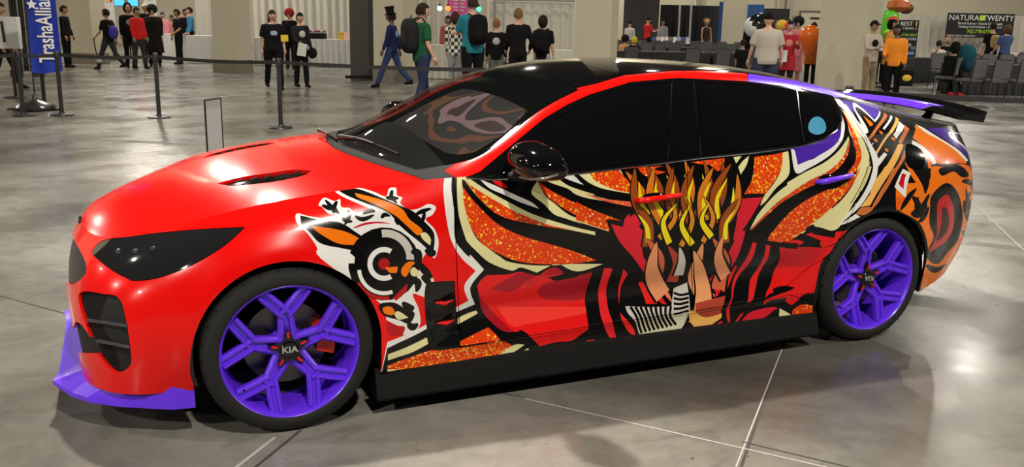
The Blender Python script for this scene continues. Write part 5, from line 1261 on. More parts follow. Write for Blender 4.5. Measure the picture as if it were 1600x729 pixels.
def hand(mb, w, d, s, m, side):
    """palm and five bent fingers at wrist w along d"""
    w = Vector(w); d = Vector(d).normalized(); f = Vector((0, 1, 0)); b = (f-d*f.dot(d)).normalized(); nrm = d.cross(b)*side
    V_ = w+d*.045*s
    mb.tube([w-d*.01, w+d*.03*s, w+d*.085*s], [.021*s, .032*s, .030*s], m, 8, flat=1.0)
    for i, (o, L) in enumerate(((-.027, .062), (-.009, .075), (.009, .070), (.026, .055))):
        p0 = w+d*.08*s+b*o*s; p1 = p0+d*L*.5*s+nrm*-.008*s; p2 = p0+d*L*.9*s+nrm*-.026*s; mb.tube([p0, p1, p2], [.0095*s, .0085*s, .007*s], m, 6)
    p0 = w+d*.03*s+b*.025*s; mb.tube([p0, p0+b*.03*s+d*.02*s, p0+b*.038*s+d*.05*s], [.012*s, .0105*s, .008*s], m, 6)
def person(p, face, H=1.7, skin='light', top=(.02, .02, .02), sleeve='short', trousers=(.02, .02, .025), shoes=(.01, .01, .01), hair=(.02, .012, .008), style='short', walk=0.0, arms=((.1, .15), (.1, .15)), build=1.0,
           label='', seated=False, lean=0.0, head_turn=0.0, head_tilt=0.0, shorts=False, vox=.022, coat=0, name='person', group=None, extra=None, shirt_front=None, arm_out=.10):
    """face: direction it faces, degrees clockwise from straight away from the camera (0 = back to camera, 180 = facing camera)"""
    a = RZ-math.radians(face); t = empty(name, (p[0], p[1], p[2]), a, label, 'person', group); s = H/1.7
    sk = mat('skin_'+skin, SKIN[skin], .55); Z = lambda z: z*s
    hipz = .90 if not seated else .50; B = build
    base = Vector((0, 0, 0)); hip = Vector((0, 0, Z(hipz)))
    up = Vector((0, math.sin(lean), math.cos(lean))); sp = lambda d: hip+up*Z(d)
    sh = sp(.50); neck = sp(.575); headc = neck+up*Z(.135)+Vector((0, Z(.02), 0))
    body, shirt, pants = MB(), MB(), MB(); jo = {}
    # torso rings
    def torso(mb, g, z0, z1, wmul=1.0):
        rs = []
        for d, rx, ry in ((-.10, .155, .105), (-.02, .165, .115), (.08, .150*(.8+.2*B), .108), (.18, .142*(.85+.15*B), .105), (.30, .160, .112), (.40, .172, .110), (.47, .165, .092), (.525, .110, .070), (.56, .062, .058)):
            if z0 <= d <= z1: c = sp(d); rs.append(((c.x, c.y, c.z), (rx*B+g)*s*wmul, (ry*(.3+.7*B*B if B > 1 else B)+g)*s*wmul, 0))
        ring_loft(mb, rs)
    torso(body, -.012, -.1, .56); body.tube([sp(.50), neck, neck+up*Z(.07)], [.058*s, .052*s, .050*s], None, 12)
    torso(shirt, .012, -.10 if not coat else -.1, .53)
    # legs
    for i, sd in enumerate((-1, 1)):
        h = hip+Vector((sd*.088*s*B, 0, -.02*s)); w = walk*(1 if i == 0 else -1)
        if seated: kn = h+Vector((sd*.03, Z(.42), .0)); an = kn+Vector((0, -.03, -Z(.41))); 
        else:
            kn = h+Vector((sd*.005, math.sin(w*.9+(.06 if walk else .02))*Z(.43), -math.cos(w*.9)*Z(.43))); bend = .75*abs(walk) if w < 0 else .12*abs(walk)
            an = kn+Vector((0, math.sin(w-bend if w < 0 else w-bend)*Z(.42), -math.cos(w-bend)*Z(.42)))
        jo[i] = an
        R_ = [(.082*B, .0), (.078*B, .3), (.054, 1.0)]
        body.tube([h, h.lerp(kn, .35), kn], [.080*s*B, .074*s*B, .050*s], None, 12); body.tube([kn, kn.lerp(an, .3), an], [.050*s, .052*s, .034*s], None, 12)
        if shorts: pants.tube([h+Vector((0, 0, .03)), h.lerp(kn, .5), h.lerp(kn, .98)], [.10*s*B, .095*s*B, .082*s], None, 14)
        else:
            pants.tube([h+Vector((0, 0, .03)), h.lerp(kn, .4), kn], [.098*s*B, .090*s*B, .068*s], None, 14); pants.tube([kn, kn.lerp(an, .35), an.lerp(kn, .02)], [.068*s, .070*s, .060*s], None, 14)
    torso(pants, .004, -.10, .08); c = sp(-.04); pants.sphere(tuple(c), (.165*s*B, .118*s*B, .12*s), None)
    low = min(jo[0].z, jo[1].z)-.075*s if not seated else 0
    # arms
    hands = MB(); tipd = []
    for i, sd in enumerate((-1, 1)):
        sw, bd = arms[i][:2]; ab = arms[i][2] if len(arms[i]) > 2 else arm_out
        S = sp(.475)+Vector((sd*.178*s*(.6+.4*B), 0, 0)); ud = Vector((sd*math.sin(ab), math.sin(sw)*math.cos(ab), -math.cos(sw)*math.cos(ab))); E = S+ud*Z(.285)
        fd = Vector((sd*math.sin(ab)*(1-bd) - sd*.25*bd, math.sin(sw+bd*1.6), -math.cos(sw+bd*1.6))).normalized(); Wp = E+fd*Z(.245)
        body.tube([sp(.49)+Vector((sd*.08*s, 0, 0)), S, S.lerp(E, .5), E], [.05*s, .052*s, .046*s*B, .037*s], None, 12); body.tube([E, E.lerp(Wp, .3), Wp], [.037*s, .038*s, .024*s], None, 10)
        hand(hands, Wp, fd, s, sk, sd); jo['h%d' % i] = Wp+fd*.09*s; jo['e%d' % i] = E
        L = sp(.485)+Vector((sd*.09*s, 0, 0))
        if sleeve == 'short': shirt.tube([L, S, S.lerp(E, .45), S.lerp(E, .82)], [.062*s, .066*s, .062*s*B, .062*s*B], None, 14)
        elif sleeve == 'long': shirt.tube([L, S, S.lerp(E, .5), E], [.062*s, .066*s, .058*s*B, .052*s], None, 14); shirt.tube([E, E.lerp(Wp, .5), E.lerp(Wp, .96)], [.052*s, .048*s, .040*s], None, 12)
    if coat: 
        rs = [((0, hip.y*0-.01, Z(hipz-coat)), .21*s*B, .16*s*B, 0), ((0, 0, Z(hipz-coat*.5)), .195*s*B, .15*s*B, 0), ((0, 0, Z(hipz+.02)), .178*s*B, .135*s*B, 0), ((0, 0, Z(hipz+.1)), .165*s*B, .125*s*B, 0)]; ring_loft(shirt, rs)
    bme = remesh(body, vox*.85, [sk]); 
    # head with face
    hm_ = MB(); bm = bmesh.new(); bmesh.ops.create_uvsphere(bm, u_segments=20, v_segments=16, radius=1)
    R = Matrix.Translation(headc)@Matrix.Rotation(-head_turn, 4, 'Z')@Matrix.Rotation(-lean*.4-head_tilt, 4, 'X')
    for v in bm.verts:
        x, y, z = v.co; k = 1-.30*max(0, -z)**1.4; y2 = y*(1.0 if y < 0 else .92)*(.115); x2 = x*.079*k; z2 = z*.122
        if y > .75 and abs(x) < .35 and -.35 < z < .15: y2 += .016*(1-abs(x)/.35)
        if y > .5 and .05 < z < .3: y2 -= .006
        v.co = Vector((x2, y2, z2))*s
    hm_.bm(bm, sk, True, R)
    for sd in (-1, 1):
        hm_.sphere((sd*.031*s, .101*s, .008*s), (.013*s, .008*s, .008*s), mat('eye_white', (.6, .6, .6), .3), R, 8); hm_.sphere((sd*.031*s, .108*s, .008*s), (.006*s, .004*s, .006*s), TK, R, 6)
        hm_.sphere((sd*.080*s, -.005*s, -.005*s), (.010*s, .02*s, .03*s), sk, R, 8); hm_.tube([(sd*.017*s, .106*s, .030*s), (sd*.047*s, .098*s, .028*s)], .004*s, mat('brow', (.02, .012, .01), .8), 6, M=R)
    hm_.tube([(0, .100*s, .01*s), (0, .125*s, -.022*s), (0, .112*s, -.03*s)], [.006*s, .011*s, .008*s], sk, 8, M=R)
    hm_.tube([(-.024*s, .094*s, -.056*s), (0, .103*s, -.058*s), (.024*s, .094*s, -.056*s)], [.003*s, .0055*s, .003*s], mat('lips', (.32, .08, .07), .5), 6, M=R)
    hm_.v += []; merge(bme, hm_); merge(bme, hands); bo = obj_from(bme, 'body', t)
    so = obj_from(remesh(shirt, vox, [cl(top)]), 'coat' if coat else ('shirt' if sleeve != 'none' else 'vest'), t)
    obj_from(remesh(pants, vox, [cl(trousers)]), 'shorts' if shorts else 'trousers', t)
    if shirt_front:
        c = sp(.33); sg = -1 if shirt_front[1] == 'back' else 1; mb = MB(); mb.sphere((c.x, c.y+sg*.118*s*B, c.z), (.085*s, .022*s, .085*s), cl(shirt_front[0]), seg=12); mb.build('shirt_print', t)
    for i in range(2):
        an = jo[i]; mb = MB(); an2 = an; mb.tube([(an2.x, an2.y-.05*s, an2.z-.045*s), (an2.x, an2.y+.02*s, an2.z-.035*s), (an2.x, an2.y+.11*s, an2.z-.05*s), (an2.x, an2.y+.16*s, an2.z-.06*s)], [.036*s, .045*s, .038*s, .022*s], cl(shoes), 12); mb.tube([(an2.x, an2.y, an2.z-.03*s), (an2.x, an2.y, an2.z+.03*s)], .045*s, cl(shoes), 10); mb.build('shoe', t)
    # hair
    hc = cl(hair); mb = MB()
    def cap_(scale, cut, zl, m):
        bm = bmesh.new(); bmesh.ops.create_uvsphere(bm, u_segments=22, v_segments=16, radius=1); rm = []
        for v in bm.verts:
            x, y, z = v.co
            if (y > cut and z < .35) or z < zl: rm.append(v)
            v.co = Vector((x*.088, y*.122, z*.132))*s*scale
        bmesh.ops.delete(bm, geom=rm, context='VERTS'); mb.bm(bm, m, True, R)
    if style in ('short', 'long', 'bun', 'bob'): cap_(1.03, .25, -.45, hc)
    if style == 'long': mb.tube([(0, -.08*s, .04*s), (0, -.11*s, -.10*s), (0, -.12*s, -.24*s), (0, -.10*s, -.36*s)], [.085*s, .085*s, .075*s, .04*s], hc, 14, M=R)
    if style == 'bob': mb.sphere((0, -.03*s, .0), (.105*s, .125*s, .145*s), hc, R@Matrix.Translation((0, -.02*s, 0)))
    if style == 'big': mb.sphere((0, -.03*s, .05*s), (.16*s, .15*s, .15*s), hc, R)
    if style == 'cap': cap_(1.05, .5, -.1, hc); mb.tube([(0, .09*s, .055*s), (0, .15*s, .045*s), (0, .19*s, .035*s)], [.07*s, .06*s, .04*s], hc, 14, M=R@Matrix.Scale(1, 4), flat=.15)
    if style == 'tophat': cap_(1.03, .25, -.45, cl((.02, .01, .01))); mb.lathe([(0, .06*s), (.15*s, .06*s), (.152*s, .07*s), (.098*s, .075*s), (.092*s, .14*s), (.112*s, .24*s), (0, .245*s)], hc, 28, R@Matrix.Rotation(-.15, 4, 'X'))
    if style == 'hood': mb.sphere((0, -.03*s, .02*s), (.125*s, .13*s, .165*s), hc, R@Matrix.Translation((0, -.03*s, 0)))
    if style == 'spikes':
        cap_(1.05, .2, -.4, hc)
        for k in range(9): q = PI*(k/8); mb.tube([(.07*s*math.cos(q), -.02*s, .05*s+.06*s*math.sin(q)), (.17*s*math.cos(q), -.05*s, .08*s+.15*s*math.sin(q))], [.025*s, .006*s], hc, 6, M=R)
    if style == 'puff': 
        for k in range(11): q = 2*PI*k/11; mb.sphere((.07*s*math.cos(q), .02*s+.07*s*math.sin(q), .10*s), .055*s, hc, R, 10)
        mb.sphere((0, 0, .13*s), .07*s, hc, R, 12)
    if style != 'bald' and mb.v: mb.build({'cap': 'cap', 'tophat': 'top_hat', 'hood': 'hood', 'puff': 'puffy_hat'}.get(style, 'hair'), t)
    t['_lift'] = 0; zmin = 0 if seated else min(jo[0].z, jo[1].z)-.09*s
    t.location.z = p[2]-(zmin if not seated else 0); del t['_lift']
    M_ = Matrix.Translation(t.location)@Matrix.Rotation(a, 4, 'Z'); w_ = {k_: M_@Vector(v) for k_, v in jo.items()}; w_['back'] = M_@(sp(.30)+Vector((0, -.19*s*B, 0))); w_['rz'] = a; w_['root'] = t; return w_
def backpack(w, label, col, s=1.0, dz=0):
    """rounded pack with pocket, straps and top loop, worn on a back"""
    p = w['back']; m_ = cl(col); t = empty('backpack', (p.x, p.y, p.z+dz), w['rz'], label, 'backpack')
    mb = MB(); bm = bmesh.new(); bmesh.ops.create_uvsphere(bm, u_segments=20, v_segments=14, radius=1)
    for v in bm.verts: x, y, z = v.co; v.co = (math.copysign(abs(x)**.6, x)*.155*s, math.copysign(abs(y)**.7, y)*.10*s, math.copysign(abs(z)**.6, z)*.24*s*(1 if z < 0 else .95))
    mb.bm(bm, m_, True); mb.build('main_bag', t); MB().sphere((0, -.09*s, -.08*s), (.11*s, .05*s, .11*s), m_).build('front_pocket', t)
    MB().tube([(-.03, .03, .21*s), (0, .03, .27*s), (.03, .03, .21*s)], .008, BLACKM, 6).build('loop', t)
    for sd in (-1, 1): MB().tube([(sd*.09, .06, .20*s), (sd*.10, .19, .24*s), (sd*.12, .30, .12*s), (sd*.13, .26, -.10*s), (sd*.12, .08, -.16*s)], .014, BLACKM, 8).build('strap', t)
    return t
F_ = lambda px, py: tuple(float(v) for v in ground(px, py))[:2]+(0,)
BLK = (.006, .006, .007)
# left walkers
w = person(at(166, 26.2), -75, 1.68, 'tan', BLK, trousers=(.03, .03, .035), walk=.42, arms=((.3, .35), (-.35, .2)), label='walking man in a black t-shirt with a purple bag, nearest the left column')
p = w['back']; t = prop(MB().sphere((0, 0, 0), (.17, .11, .2), cl((.05, .04, .28))).tube([(-.1, .05, .15), (0, .2, .35), (.1, .05, .15)], .015, cl((.3, .14, .03)), 8), 'sling_bag', (p.x, p.y, p.z-.12), 'purple and brown bag slung on the walking man at far left', 'bag', rz=w['rz'])
p = w['h0']; g = prop(MB().tube([(0, 0, 0), (.03, 0, -.3), (.1, 0, -.62)], .02, POSTM, 8).sphere((.12, 0, -.62), (.09, .05, .06), cl((.4, .4, .4))), 'tripod_bundle', tuple(p), 'folded dark stick gear carried by the walking man at far left', 'gear')
person(at(200, 27.5), 150, 1.78, 'tan', BLK, 'long', BLK, style='hood', hair=BLK, label='person in a black hoodie beside the one in red', build=1.15, shirt_front=((.3, .3, .3), 'front'))
person(at(213, 27), 120, 1.70, 'tan', (.62, .02, .02), 'long', (.03, .03, .035), label='person in a bright red jacket and dark trousers', build=1.05, walk=.15)
person(at(238, 28.5), 160, 1.74, 'light', (.012, .01, .008), 'long', BLK, style='big', hair=(.015, .01, .008), label='costumed person in a wide black cloak with bushy dark hair', coat=.55, build=1.35)
person(at(228, 31), 190, 1.85, 'tan', BLK, 'long', BLK, style='cap', hair=(.45, .42, .36), label='person in a cream cap behind the black-cloaked costume')
person(at(277, 30), -140, 1.68, 'tan', BLK, trousers=BLK, label='person in a black t-shirt and trousers at the silver table', arms=((.2, .5), (.1, .1)))
person(at(254, 35.2), 180, 1.6, 'light', (.75, .28, .30), 'long', (.3, .1, .1), style='short', hair=(.03, .03, .12), label='attendant in pink with a dark blue cap behind the table')
person(at(268, 36), 180, 1.5, 'tan', (.6, .2, .2), 'long', BLK, label='attendant in salmon pink behind the table, to the right of the other')
person(at(289, 34.9), 170, 1.72, 'tan', BLK, 'long', BLK, label='person in black behind the right end of the silver tables')
person(at(297, 34), -120, 1.78, 'light', (.05, .2, .35), 'long', BLK, label='person in blue at the laptop next to the wide pale column')
person(at(-2, 19), 90, 1.7, 'tan', BLK, 'long', BLK, walk=.3, label='person in black just leaving the picture at the far left edge')
person(at(99, 27), 90, 1.7, 'tan', BLK, 'long', BLK, label='person in black standing behind the blue banner')
# two women
w = person(at(425, 20.2), 155, 1.66, 'light', BLK, 'short', BLK, style='long', hair=(.03, .012, .008), walk=.28, build=1.25, vox=.018, arms=((.1, .2), (-.1, .1)), label='smiling woman with long dark hair in a black printed t-shirt, walking', shirt_front=((.35, .38, .5), 'front'))
p = w['h0']; prop(MB().box((0, 0, 0), (.16, .03, .14), YEL, None, .01), 'yellow_pouch', (p.x-.02, p.y-.1, p.z+.33), 'yellow pouch against the black printed t-shirt', 'pouch')
w = person(at(468, 21), 140, 1.60, 'light', (.015, .015, .018), 'long', BLK, hair=(.012, .01, .01), vox=.018, walk=.1, arms=((.1, .3), (.35, .55)), label='person in glasses and face mask with black jacket holding a paper', shirt_front=((.5, .48, .42), 'front'))
p = w['h1']; prop(MB().box((0, 0, 0), (.20, .01, .28), mat('leaflet', (.55, .6, .55), .5), Matrix.Rotation(.15, 4, 'Y')), 'paper_leaflet', (p.x, p.y-.03, p.z-.12), 'pale green paper held by the masked person', 'paper')
p = w['h0']; prop(MB().sphere((0, 0, 0), (.11, .06, .13), cl(BLK)).tube([(-.05, 0, .1), (-.1, .05, .5), (-.12, .1, .62)], .008, BLACKM, 6), 'shoulder_bag', (p.x, p.y, p.z-.03), 'small black shoulder bag at the masked person side', 'bag')
person(at(452, 28.5), 180, 1.70, 'light', BLK, 'long', BLK, style='big', hair=(.3, .02, .02), label='person with bushy red hair behind the two women in black')
# top hat, green shirt
w = person(at(612, 21.3), -80, 1.72, 'dark', (.012, .018, .07), 'long', (.03, .05, .13), style='tophat', hair=BLK, walk=.42, label='man in a black top hat, navy jacket and jeans walking left', shirt_front=((.15, .35, .55), 'back'), vox=.018, arms=((.2, .1), (-.3, .1)))
w = person(at(659, 15.6), 62, 1.76, 'light', (.012, .07, .03), 'short', (.02, .03, .07), (.3, .3, .3), hair=(.02, .015, .01), walk=.16, build=1.15, vox=.016, arms=((.0, .15), (.05, .25)), label='man in a green shirt with glasses and jeans walking right')
backpack(w, 'large black backpack on the man in the green shirt', (.014, .014, .015), 1.25, .02)
p = w['h0']; prop(MB().lathe([(.034, -.015), (.036, .015), (.030, .015), (.028, -.015), (.034, -.015)], mat('wristband', (.5, .75, .05), .5), 16), 'wristband', (p.x, p.y, p.z+.10), 'lime wristband on the man in green', 'wristband')
# group at the booth
PL = mat('plaid_cloth', (.7, .7, .66), .85); nt = PL.node_tree; tc2 = nt.nodes.new('ShaderNodeTexCoord'); ck = nt.nodes.new('ShaderNodeTexChecker'); ck.inputs['Scale'].default_value = 13; ck.inputs[1].default_value = (.62, .6, .52, 1); ck.inputs[2].default_value = (.02, .02, .02, 1)
nt.links.new(tc2.outputs['Object'], ck.inputs[0]); nt.links.new(ck.outputs[0], nt.nodes['Principled BSDF'].inputs['Base Color'])
w = person(at(712, 19.6), 10, 1.66, 'light', (.62, .6, .52), 'long', (.26, .27, .27), (.02, .015, .01), hair=(.05, .02, .015), style='bob', label='person in a black and white checked shirt and grey trousers', vox=.018)
for c_ in w['root'].children:
    if c_.name.startswith('shirt'): c_.data.materials[0] = PL
w = person(at(739, 17.4), -25, 1.92, 'light', (.02, .17, .22), 'short', BLK, hair=(.03, .02, .015), build=1.15, vox=.018, arms=((.5, .7), (.1, .2)), label='tall person in a teal t-shirt with headphones'); backpack(w, 'black backpack worn over the teal t-shirt', BLK, 1.2)
w = person(at(776, 19), 0, 1.55, 'light', BLK, 'long', (.12, .14, .10), hair=(.22, .10, .04), label='person in a black hoodie with a white back print and khaki trousers', shirt_front=((.4, .4, .4), 'back'))
p = w['h1']; 
for dx, c_ in ((-.02, (.05, .03, .03)), (.30, (.35, .08, .05))): prop(MB().sphere((0, 0, -.16), (.12, .08, .15), cl(c_)).tube([(-.06, 0, -.04), (0, 0, .1), (.06, 0, -.04)], .008, BLACKM, 6), 'tote_bag', (p.x+dx, p.y-.1, p.z), 'patterned tote bag hanging %s the khaki trousers' % ('beside' if dx > 0 else 'in front of'), 'bag')
w = person(at(810, 18.2), -12, 1.74, 'light', BLK, 'long', BLK, hair=(.16, .09, .04), style='short', label='slim person in a black hoodie with brown hair and elbow bent', vox=.018, arms=((.1, .5), (-.1, .6, .35)))
w = person(at(849, 19), 20, 1.62, 'light', BLK, 'short', (.3, .3, .27), hair=(.02, .012, .01), label='dark-haired person in a black t-shirt and pale trousers beside the pale column', style='bob'); backpack(w, 'black backpack hanging off the shoulder beside the pale column', BLK, 1.05)
person(at(700, 27), 180, 1.62, 'tan', (.35, .1, .08), 'long', BLK, style='bob', label='attendant with dark hair behind the counter near the pink sign')
# far booths
person(at(1012, 42), 60, 1.80, 'light', (.6, .02, .02), 'short', BLK, style='cap', hair=BLK, arms=((.5, .8), (.5, .8)), label='man in a red t-shirt and black cap near the book table', vox=.03)
person(at(1036, 43), 180, 1.72, 'tan', (.35, .35, .38), 'long', BLK, label='vendor in grey behind the book table', seated=False, vox=.03)
person(at(984, 38), 30, 1.62, 'light', (.5, .5, .46), 'long', BLK, style='cap', hair=BLK, label='person in white with a black and white cap in front of the grey backdrop', vox=.03)
person(at(978, 31)+Vector((0, 0, 0)), 10, 1.5, 'tan', (.6, .3, .12), 'short', BLK, style='big', hair=(.02, .01, .01), seated=True, label='seated person with bushy dark hair and orange top', vox=.03)
person(at(992.5, 30), 0, 1.5, 'light', BLK, 'long', BLK, style='bob', hair=(.65, .48, .03), seated=True, label='seated person with bright yellow hair in black', vox=.03)
person(at(1104, 40), 170, 1.72, 'tan', (.03, .02, .02), 'none', (.38, .26, .08), style='spikes', hair=(.35, .22, .12), label='costumed figure with a spiky headdress and mustard trousers', vox=.028)
person(at(1173, 32), 180, 1.7, 'dark', BLK, 'long', BLK, style='cap', hair=BLK, label='figure all in black before the blue curtain', vox=.028)
w = person(at(1163, 20.5), 35, 1.22, 'tan', BLK, 'short', BLK, hair=(.02, .012, .01), label='small boy in a black t-shirt beside the man in the pale t-shirt', vox=.018)
w = person(at(1201, 17.2), 3, 1.74, 'light', (.42, .38, .32), 'short', (.03, .04, .08), style='cap', hair=BLK, build=1.3, label='heavy-set man seen from behind in a pale beige t-shirt', vox=.018, arm_out=.22)
w = person(at(1234, 20.5), 190, 1.62, 'light', (.35, .02, .03), 'long', (.02, .01, .01), style='short', hair=(.02, .01, .01), label='costumed person in dark red with a colourful cap and an apron badge', arms=((.5, .9), (.2, .2)), shirt_front=((.6, .2, .15), 'front'), coat=.3)
p = w['root'].location; prop(MB().sphere((.035, 0, 0), (.07, .09, .07), cl((.05, .25, .6))).sphere((-.045, 0, 0), (.07, .09, .07), cl((.7, .08, .05))), 'two_tone_cap', (p.x, p.y, 1.62), 'blue and red rounded cap on the dark red costume', 'hat')
prop(MB().box((0, 0, 0), (.20, .04, .26), WT, None, .01), 'white_pouch', tuple(w['h1']-Vector((.0, .12, -.12))), 'white pouch on the front of the dark red costume', 'pouch')
person(at(1247, 25.6), 200, 1.72, 'light', (.65, .22, .25), 'long', (.6, .3, .3), style='big', hair=(.015, .012, .012), label='person in a long pink coat with a large black hairdo', coat=.6)
person(at(1222, 23.4), 170, 1.60, 'light', (.5, .03, .04), 'long', BLK, style='big', hair=(.7, .45, .05), label='costumed person with yellow hair behind the dark red costume')
person(at(1272, 24.2), 200, 1.62, 'tan', (.45, .12, .02), 'long', BLK, style='short', label='costumed person in orange and black half hidden by the near column', arms=((.2, .4), (.3, .5)), coat=.3)
# balloons
prop(MB().sphere((0, 0, 0), (.31, .31, .26), mat('balloon_black', (.01, .01, .01), .15)).sphere((-.03, .02, -.03), (.32, .30, .255), mat('balloon_white', (.6, .6, .6), .2)).tube([(0, 0, -.25), (0, 0, -1.85)], .008, BLACKM, 6), 'round_balloon', at(1188, 19.5, 1.60), 'black and white round balloon left of the pale t-shirt man', 'balloon')
o = prop(MB().lathe([(0, -.40), (.03, -.38), (.10, -.25), (.20, -.05), (.26, .12), (.25, .26), (.17, .37), (.07, .42), (0, .43)], mat('balloon_orange', (.85, .16, .01), .15), 28).tube([(0, 0, -.38), (.05, 0, -1.2)], .006, BLACKM, 6), 'orange_balloon', at(1266, 23.4, 1.22), 'large shiny orange teardrop balloon by the near column', 'balloon'); o.rotation_euler.x = .25
# right-hand people
w = person(at(1365, 20.6), 165, 1.66, 'tan', (.42, .36, .30), 'long', (.26, .20, .12), style='cap', hair=BLK, arms=((.4, .7), (.4, .7)), label='person in a cream and tan jacket with a black cap and khaki trousers', vox=.018, shirt_front=(BLK, 'front'))
p = (w['h0']+w['h1'])/2; prop(MB().box((0, 0, 0), (.26, .12, .05), WT, None, .01).box((0, 0, -.08), (.24, .12, .1), BLACKM), 'held_tray', (p.x-.05, p.y-.10, p.z), 'white-topped black box held by the person in the cream jacket', 'box')
w = person(at(1403, 19.4), -150, 1.58, 'dark', (.75, .24, .02), 'long', BLK, hair=(.015, .01, .01), style='bob', label='person in a bright orange jacket with dark trousers', vox=.018, arms=((.0, .1), (.3, .6)), build=1.1)
p = w['h0']; prop(MB().box((0, 0, -.14), (.28, .10, .34), cl(BLK), None, .02).sphere((0, -.05, -.14), (.10, .02, .07), cl((.6, .4, .05))), 'print_bag', (p.x+.02, p.y-.05, p.z-.05), 'black printed bag carried by the person in orange', 'bag')
person(at(1394, 24), 150, 1.72, 'tan', (.55, .3, .05), 'long', BLK, style='bob', hair=(.015, .01, .01), label='person in a yellow and white top behind the orange jacket', coat=.3)
person(at(1380, 26.5), 170, 1.7, 'dark', BLK, 'long', BLK, style='cap', hair=BLK, label='person in black behind the cream and tan jacket')
w = person(at(1552, 27.5), 0, 1.72, 'light', BLK, 'short', BLK, label='person in black at the vendor table under the banner', hair=(.02, .012, .01)); 
backpack(w, 'tan camouflage backpack on the person in black under the banner', (.35, .26, .10), .85)
person(at(1574, 26.9), -10, 1.66, 'light', (.05, .08, .20), 'short', BLK, style='bob', hair=(.08, .05, .03), label='person in a blue t-shirt at the vendor table under the banner', arms=((.3, .3), (.4, .3)))
person(at(1470, 29), 20, 1.6, 'light', (.55, .50, .38), 'long', BLK, seated=True, label='seated person in a cream shirt at the vendor table', hair=(.02, .012, .01))
person(at(1483, 32), 180, 1.7, 'tan', BLK, 'short', BLK, seated=True, style='bald', label='bald seated vendor in black facing the cream-shirted person')
w = person(at(1488, 22.3), 60, 1.65, 'tan', BLK, 'long', BLK, (.6, .02, .03), seated=True, lean=.35, style='hood', hair=BLK, label='slumped seated person in black with bright red shoes', vox=.018)
prop(MB().sphere((0, 0, .18), (.24, .17, .26), cl((.01, .07, .09))).sphere((.05, -.02, -.05), (.18, .14, .2), cl((.01, .05, .07))), 'draped_jacket', at(1515, 22.6, .82), 'dark teal jacket heaped over a chair back', 'jacket')

# ------------------------------------------------------------------ inflatable figure, seen in part
t = empty('inflatable_figure', tuple(at(1388, 25)), RZ, 'bright green inflatable with a red patch and an orange-brown top, floating above the group', 'inflatable')
GRM = mat('inflatable_green', (.12, .62, .03), .3); LIM = mat('inflatable_lime', (.45, .85, .05), .3)
MB().lathe([(0, 1.25), (.12, 1.27), (.20, 1.38), (.24, 1.55), (.225, 1.70), (.24, 1.80), (.235, 1.95), (.15, 2.06), (0, 2.08)], GRM, 28).build('lower_body', t)
MB().sphere((.02, -.20, 1.82), (.15, .08, .10), mat('inflatable_red', (.75, .04, .02), .3)).build('red_patch', t); MB().sphere((-.02, -.17, 1.48), (.16, .10, .12), LIM).build('lime_patch', t)
MB().lathe([(0, 2.02), (.20, 2.05), (.30, 2.15), (.28, 2.3), (0, 2.42)], mat('inflatable_orange', (.55, .13, .02), .35), 24, Matrix.Translation((.20, 0, 0))).sphere((.42, 0, 2.13), (.2, .16, .15), mat('inflatable_brown', (.12, .04, .01), .4)).build('upper_body', t)
MB().tube([(0, 0, 1.3), (0, 0, 0.03)], .02, BLACKM, 8).lathe([(0, 0), (.22, 0), (.2, .04), (0, .05)], BLACKM, 20).build('support_pole', t)

# ------------------------------------------------------------------ banquet chairs and tables
CH_G = mat('chair_grey_cloth', (.095, .095, .095), .85, noise=(60, .2)); CH_F = mat('chair_black_frame', (.012, .012, .012), .35)
def make_chair():
    t = empty('banquet_chair', (0, 0, 0), 0, 'x', 'chair', 'g')
    MB().box((0, .02, .45), (.43, .42, .065), CH_G, None, .025).build('seat', t)
    Mb = Matrix.Translation((0, -.20, .48))@Matrix.Rotation(.14, 4, 'X'); MB().box((0, 0, .24), (.39, .05, .42), CH_G, Mb, .02).build('backrest', t)
    fr = MB(); fr.tube([(-.205, 0, -.05), (-.205, 0, .40), (-.18, 0, .46), (.18, 0, .46), (.205, 0, .40), (.205, 0, -.05)], .013, CH_F, 8, M=Mb); fr.build('back_frame', t)
    MB().tube([(-.20, -.19, .41), (.20, -.19, .41), (.20, .22, .41), (-.20, .22, .41), (-.20, -.19, .41)], .012, CH_F, 8).build('seat_frame', t)
    for x in (-.2, .2):
        for y, y2 in ((-.19, -.27), (.21, .24)): MB().tube([(x, y, .42), (x*1.05, y2, .0)], .012, CH_F, 8).build('leg', t)
    return t
proto = make_chair(); first = True
def chair(px, D, rot, label, group):
    global first
    if first: o = proto; first = False
    else: o = copy_tree(proto)
    o.location = at(px, D); o.rotation_euler.z = RZ+rot; o['label'] = label; o['group'] = group; return o
ORD = ['first', 'second', 'third', 'fourth', 'fifth', 'sixth', 'seventh', 'eighth', 'ninth', 'tenth', 'eleventh']
for i, (px, D, r) in enumerate([(987, 26.2, 0), (1083, 25.8, 0), (1130, 25.6, .05), (1180, 26, 0)]):
    chair(px, D, r, 'grey chair seen from behind, nearest row over the roof, '+['below the yellow-haired person', 'below the spiky headdress', 'left of the boy', 'right of the boy'][i], 'near chairs behind the roof')
for i, px in enumerate((972, 1014, 1036, 1058, 1104, 1126, 1148)):
    chair(px, 33, PI if i % 2 else PI+.1, ORD[i]+' from the left of the camera-facing grey chairs, second row over the roof', 'second-row chairs behind the roof')
for i, px in enumerate((966, 986, 1006, 1026, 1046, 1066, 1086, 1110, 1132, 1154, 1174)):
    chair(px, 37.6, PI if i % 3 else 0, ORD[i]+' from the left of the small grey chairs, farthest row over the roof', 'far-row chairs behind the roof')
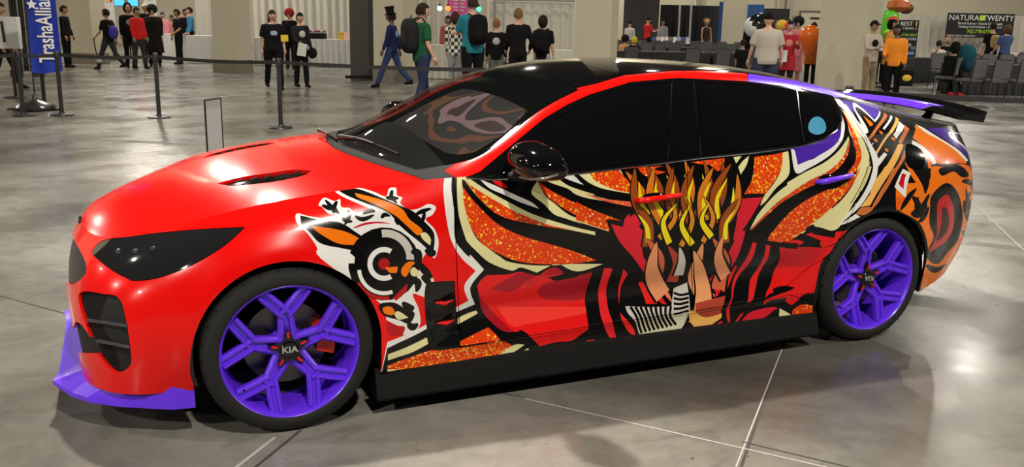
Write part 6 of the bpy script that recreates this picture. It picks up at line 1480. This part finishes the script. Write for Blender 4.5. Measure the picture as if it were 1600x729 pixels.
for i, (px, D, r) in enumerate([(1526, 21.2, .35), (1566, 21.0, 0), (1606, 21.0, 0), (1488, 22.3, .9)]):
    chair(px, D, r, 'dark grey chair seen from behind, nearest row on the right, '+['turned slightly askew', 'standing square', 'cut by the picture edge', 'under the slumped person'][i], 'near chairs on the right')
for i, px in enumerate((1478, 1505, 1532, 1559, 1587, 1614)):
    chair(px, 25.6, PI, ORD[i]+' from the left of the grey chairs facing the camera behind the black table', 'chairs behind the first black table')
for i, px in enumerate((1470, 1504, 1600, 1628)):
    chair(px, 29.2, PI if i % 2 else 0, ORD[i]+' from the left of the small grey chairs before the vendor table', 'far-row chairs on the right')
def btable(px0, px1, D, lab, depth=.75): return table(px0, px1, D, .75, depth, BT, BT, lab, name='black_table')
btable(965, 1112, 28.6, 'long black-draped table in the nearest row behind the car roof'); btable(1118, 1186, 28.6, 'black-draped table behind the boy in black')
btable(965, 1090, 35, 'long black-draped table in the second row behind the car roof'); btable(1500, 1640, 22.9, 'long black-draped table in the nearest row on the right')
btable(1438, 1468, 27.5, 'black-draped table end beside the roll-up banner'); btable(1475, 1640, 30.6, 'long black vendor table below the hanging banner')
o = prop(MB().box((0, 0, .06), (.5, .3, .12), mat('pinkish_cloth', (.6, .42, .38), .8), None, .04), 'folded_cloth', at(1590, 30.8, .75), 'folded pale pink cloth on the vendor table', 'cloth')
o = prop(MB().box((0, 0, .05), (.12, .1, .1), mat('red_box', (.7, .03, .02), .5), None, .005), 'red_box', at(1465, 27.8, .75), 'small red box on the table beside the roll-up banner', 'box')

# ------------------------------------------------------------------ ceiling lamps
LM = mat('lamp_glow', (1, 1, 1), .5, emit=(1, .95, .86), es=22)
def lamp(x, y, pw):
    t = empty('high_bay_lamp', (x, y, 9.6), 0, 'round high-bay lamp hanging from the dark hall ceiling', 'lamp', 'high-bay lamps')
    MB().lathe([(0, .35), (.12, .34), (.16, .2), (.30, .05), (.32, 0), (.29, 0), (.14, .18), (0, .2)], mat('lamp_housing', (.3, .3, .3), .4, .8), 28).build('lamp_shade', t)
    MB().tube([(0, 0, .33), (0, 0, 1.4)], .015, BLACKM, 8).build('cord', t)
    l = bpy.data.lights.new('lamp_light', 'AREA'); l.shape = 'DISK'; l.size = .42; l.energy = pw; l.color = (1, .93, .82); lo = bpy.data.objects.new('lamp_light', l); COL.objects.link(lo); lo.parent = t; lo.location = (0, 0, -.01); return t
LP = LAMP_POWER
for x in (-25, -13, -1, 11, 23, 35):
    for y in (-8.8, 3.2, 15.2, 27.2, 39.2): lamp(x, y, LP*(.6 if x == 11 else 1)*({-8.8: 1.2, 3.2: .95, 15.2: .38, 27.2: .7, 39.2: .8}[y])*(1.45 if (x, y) == (-1, 3.2) else 1))
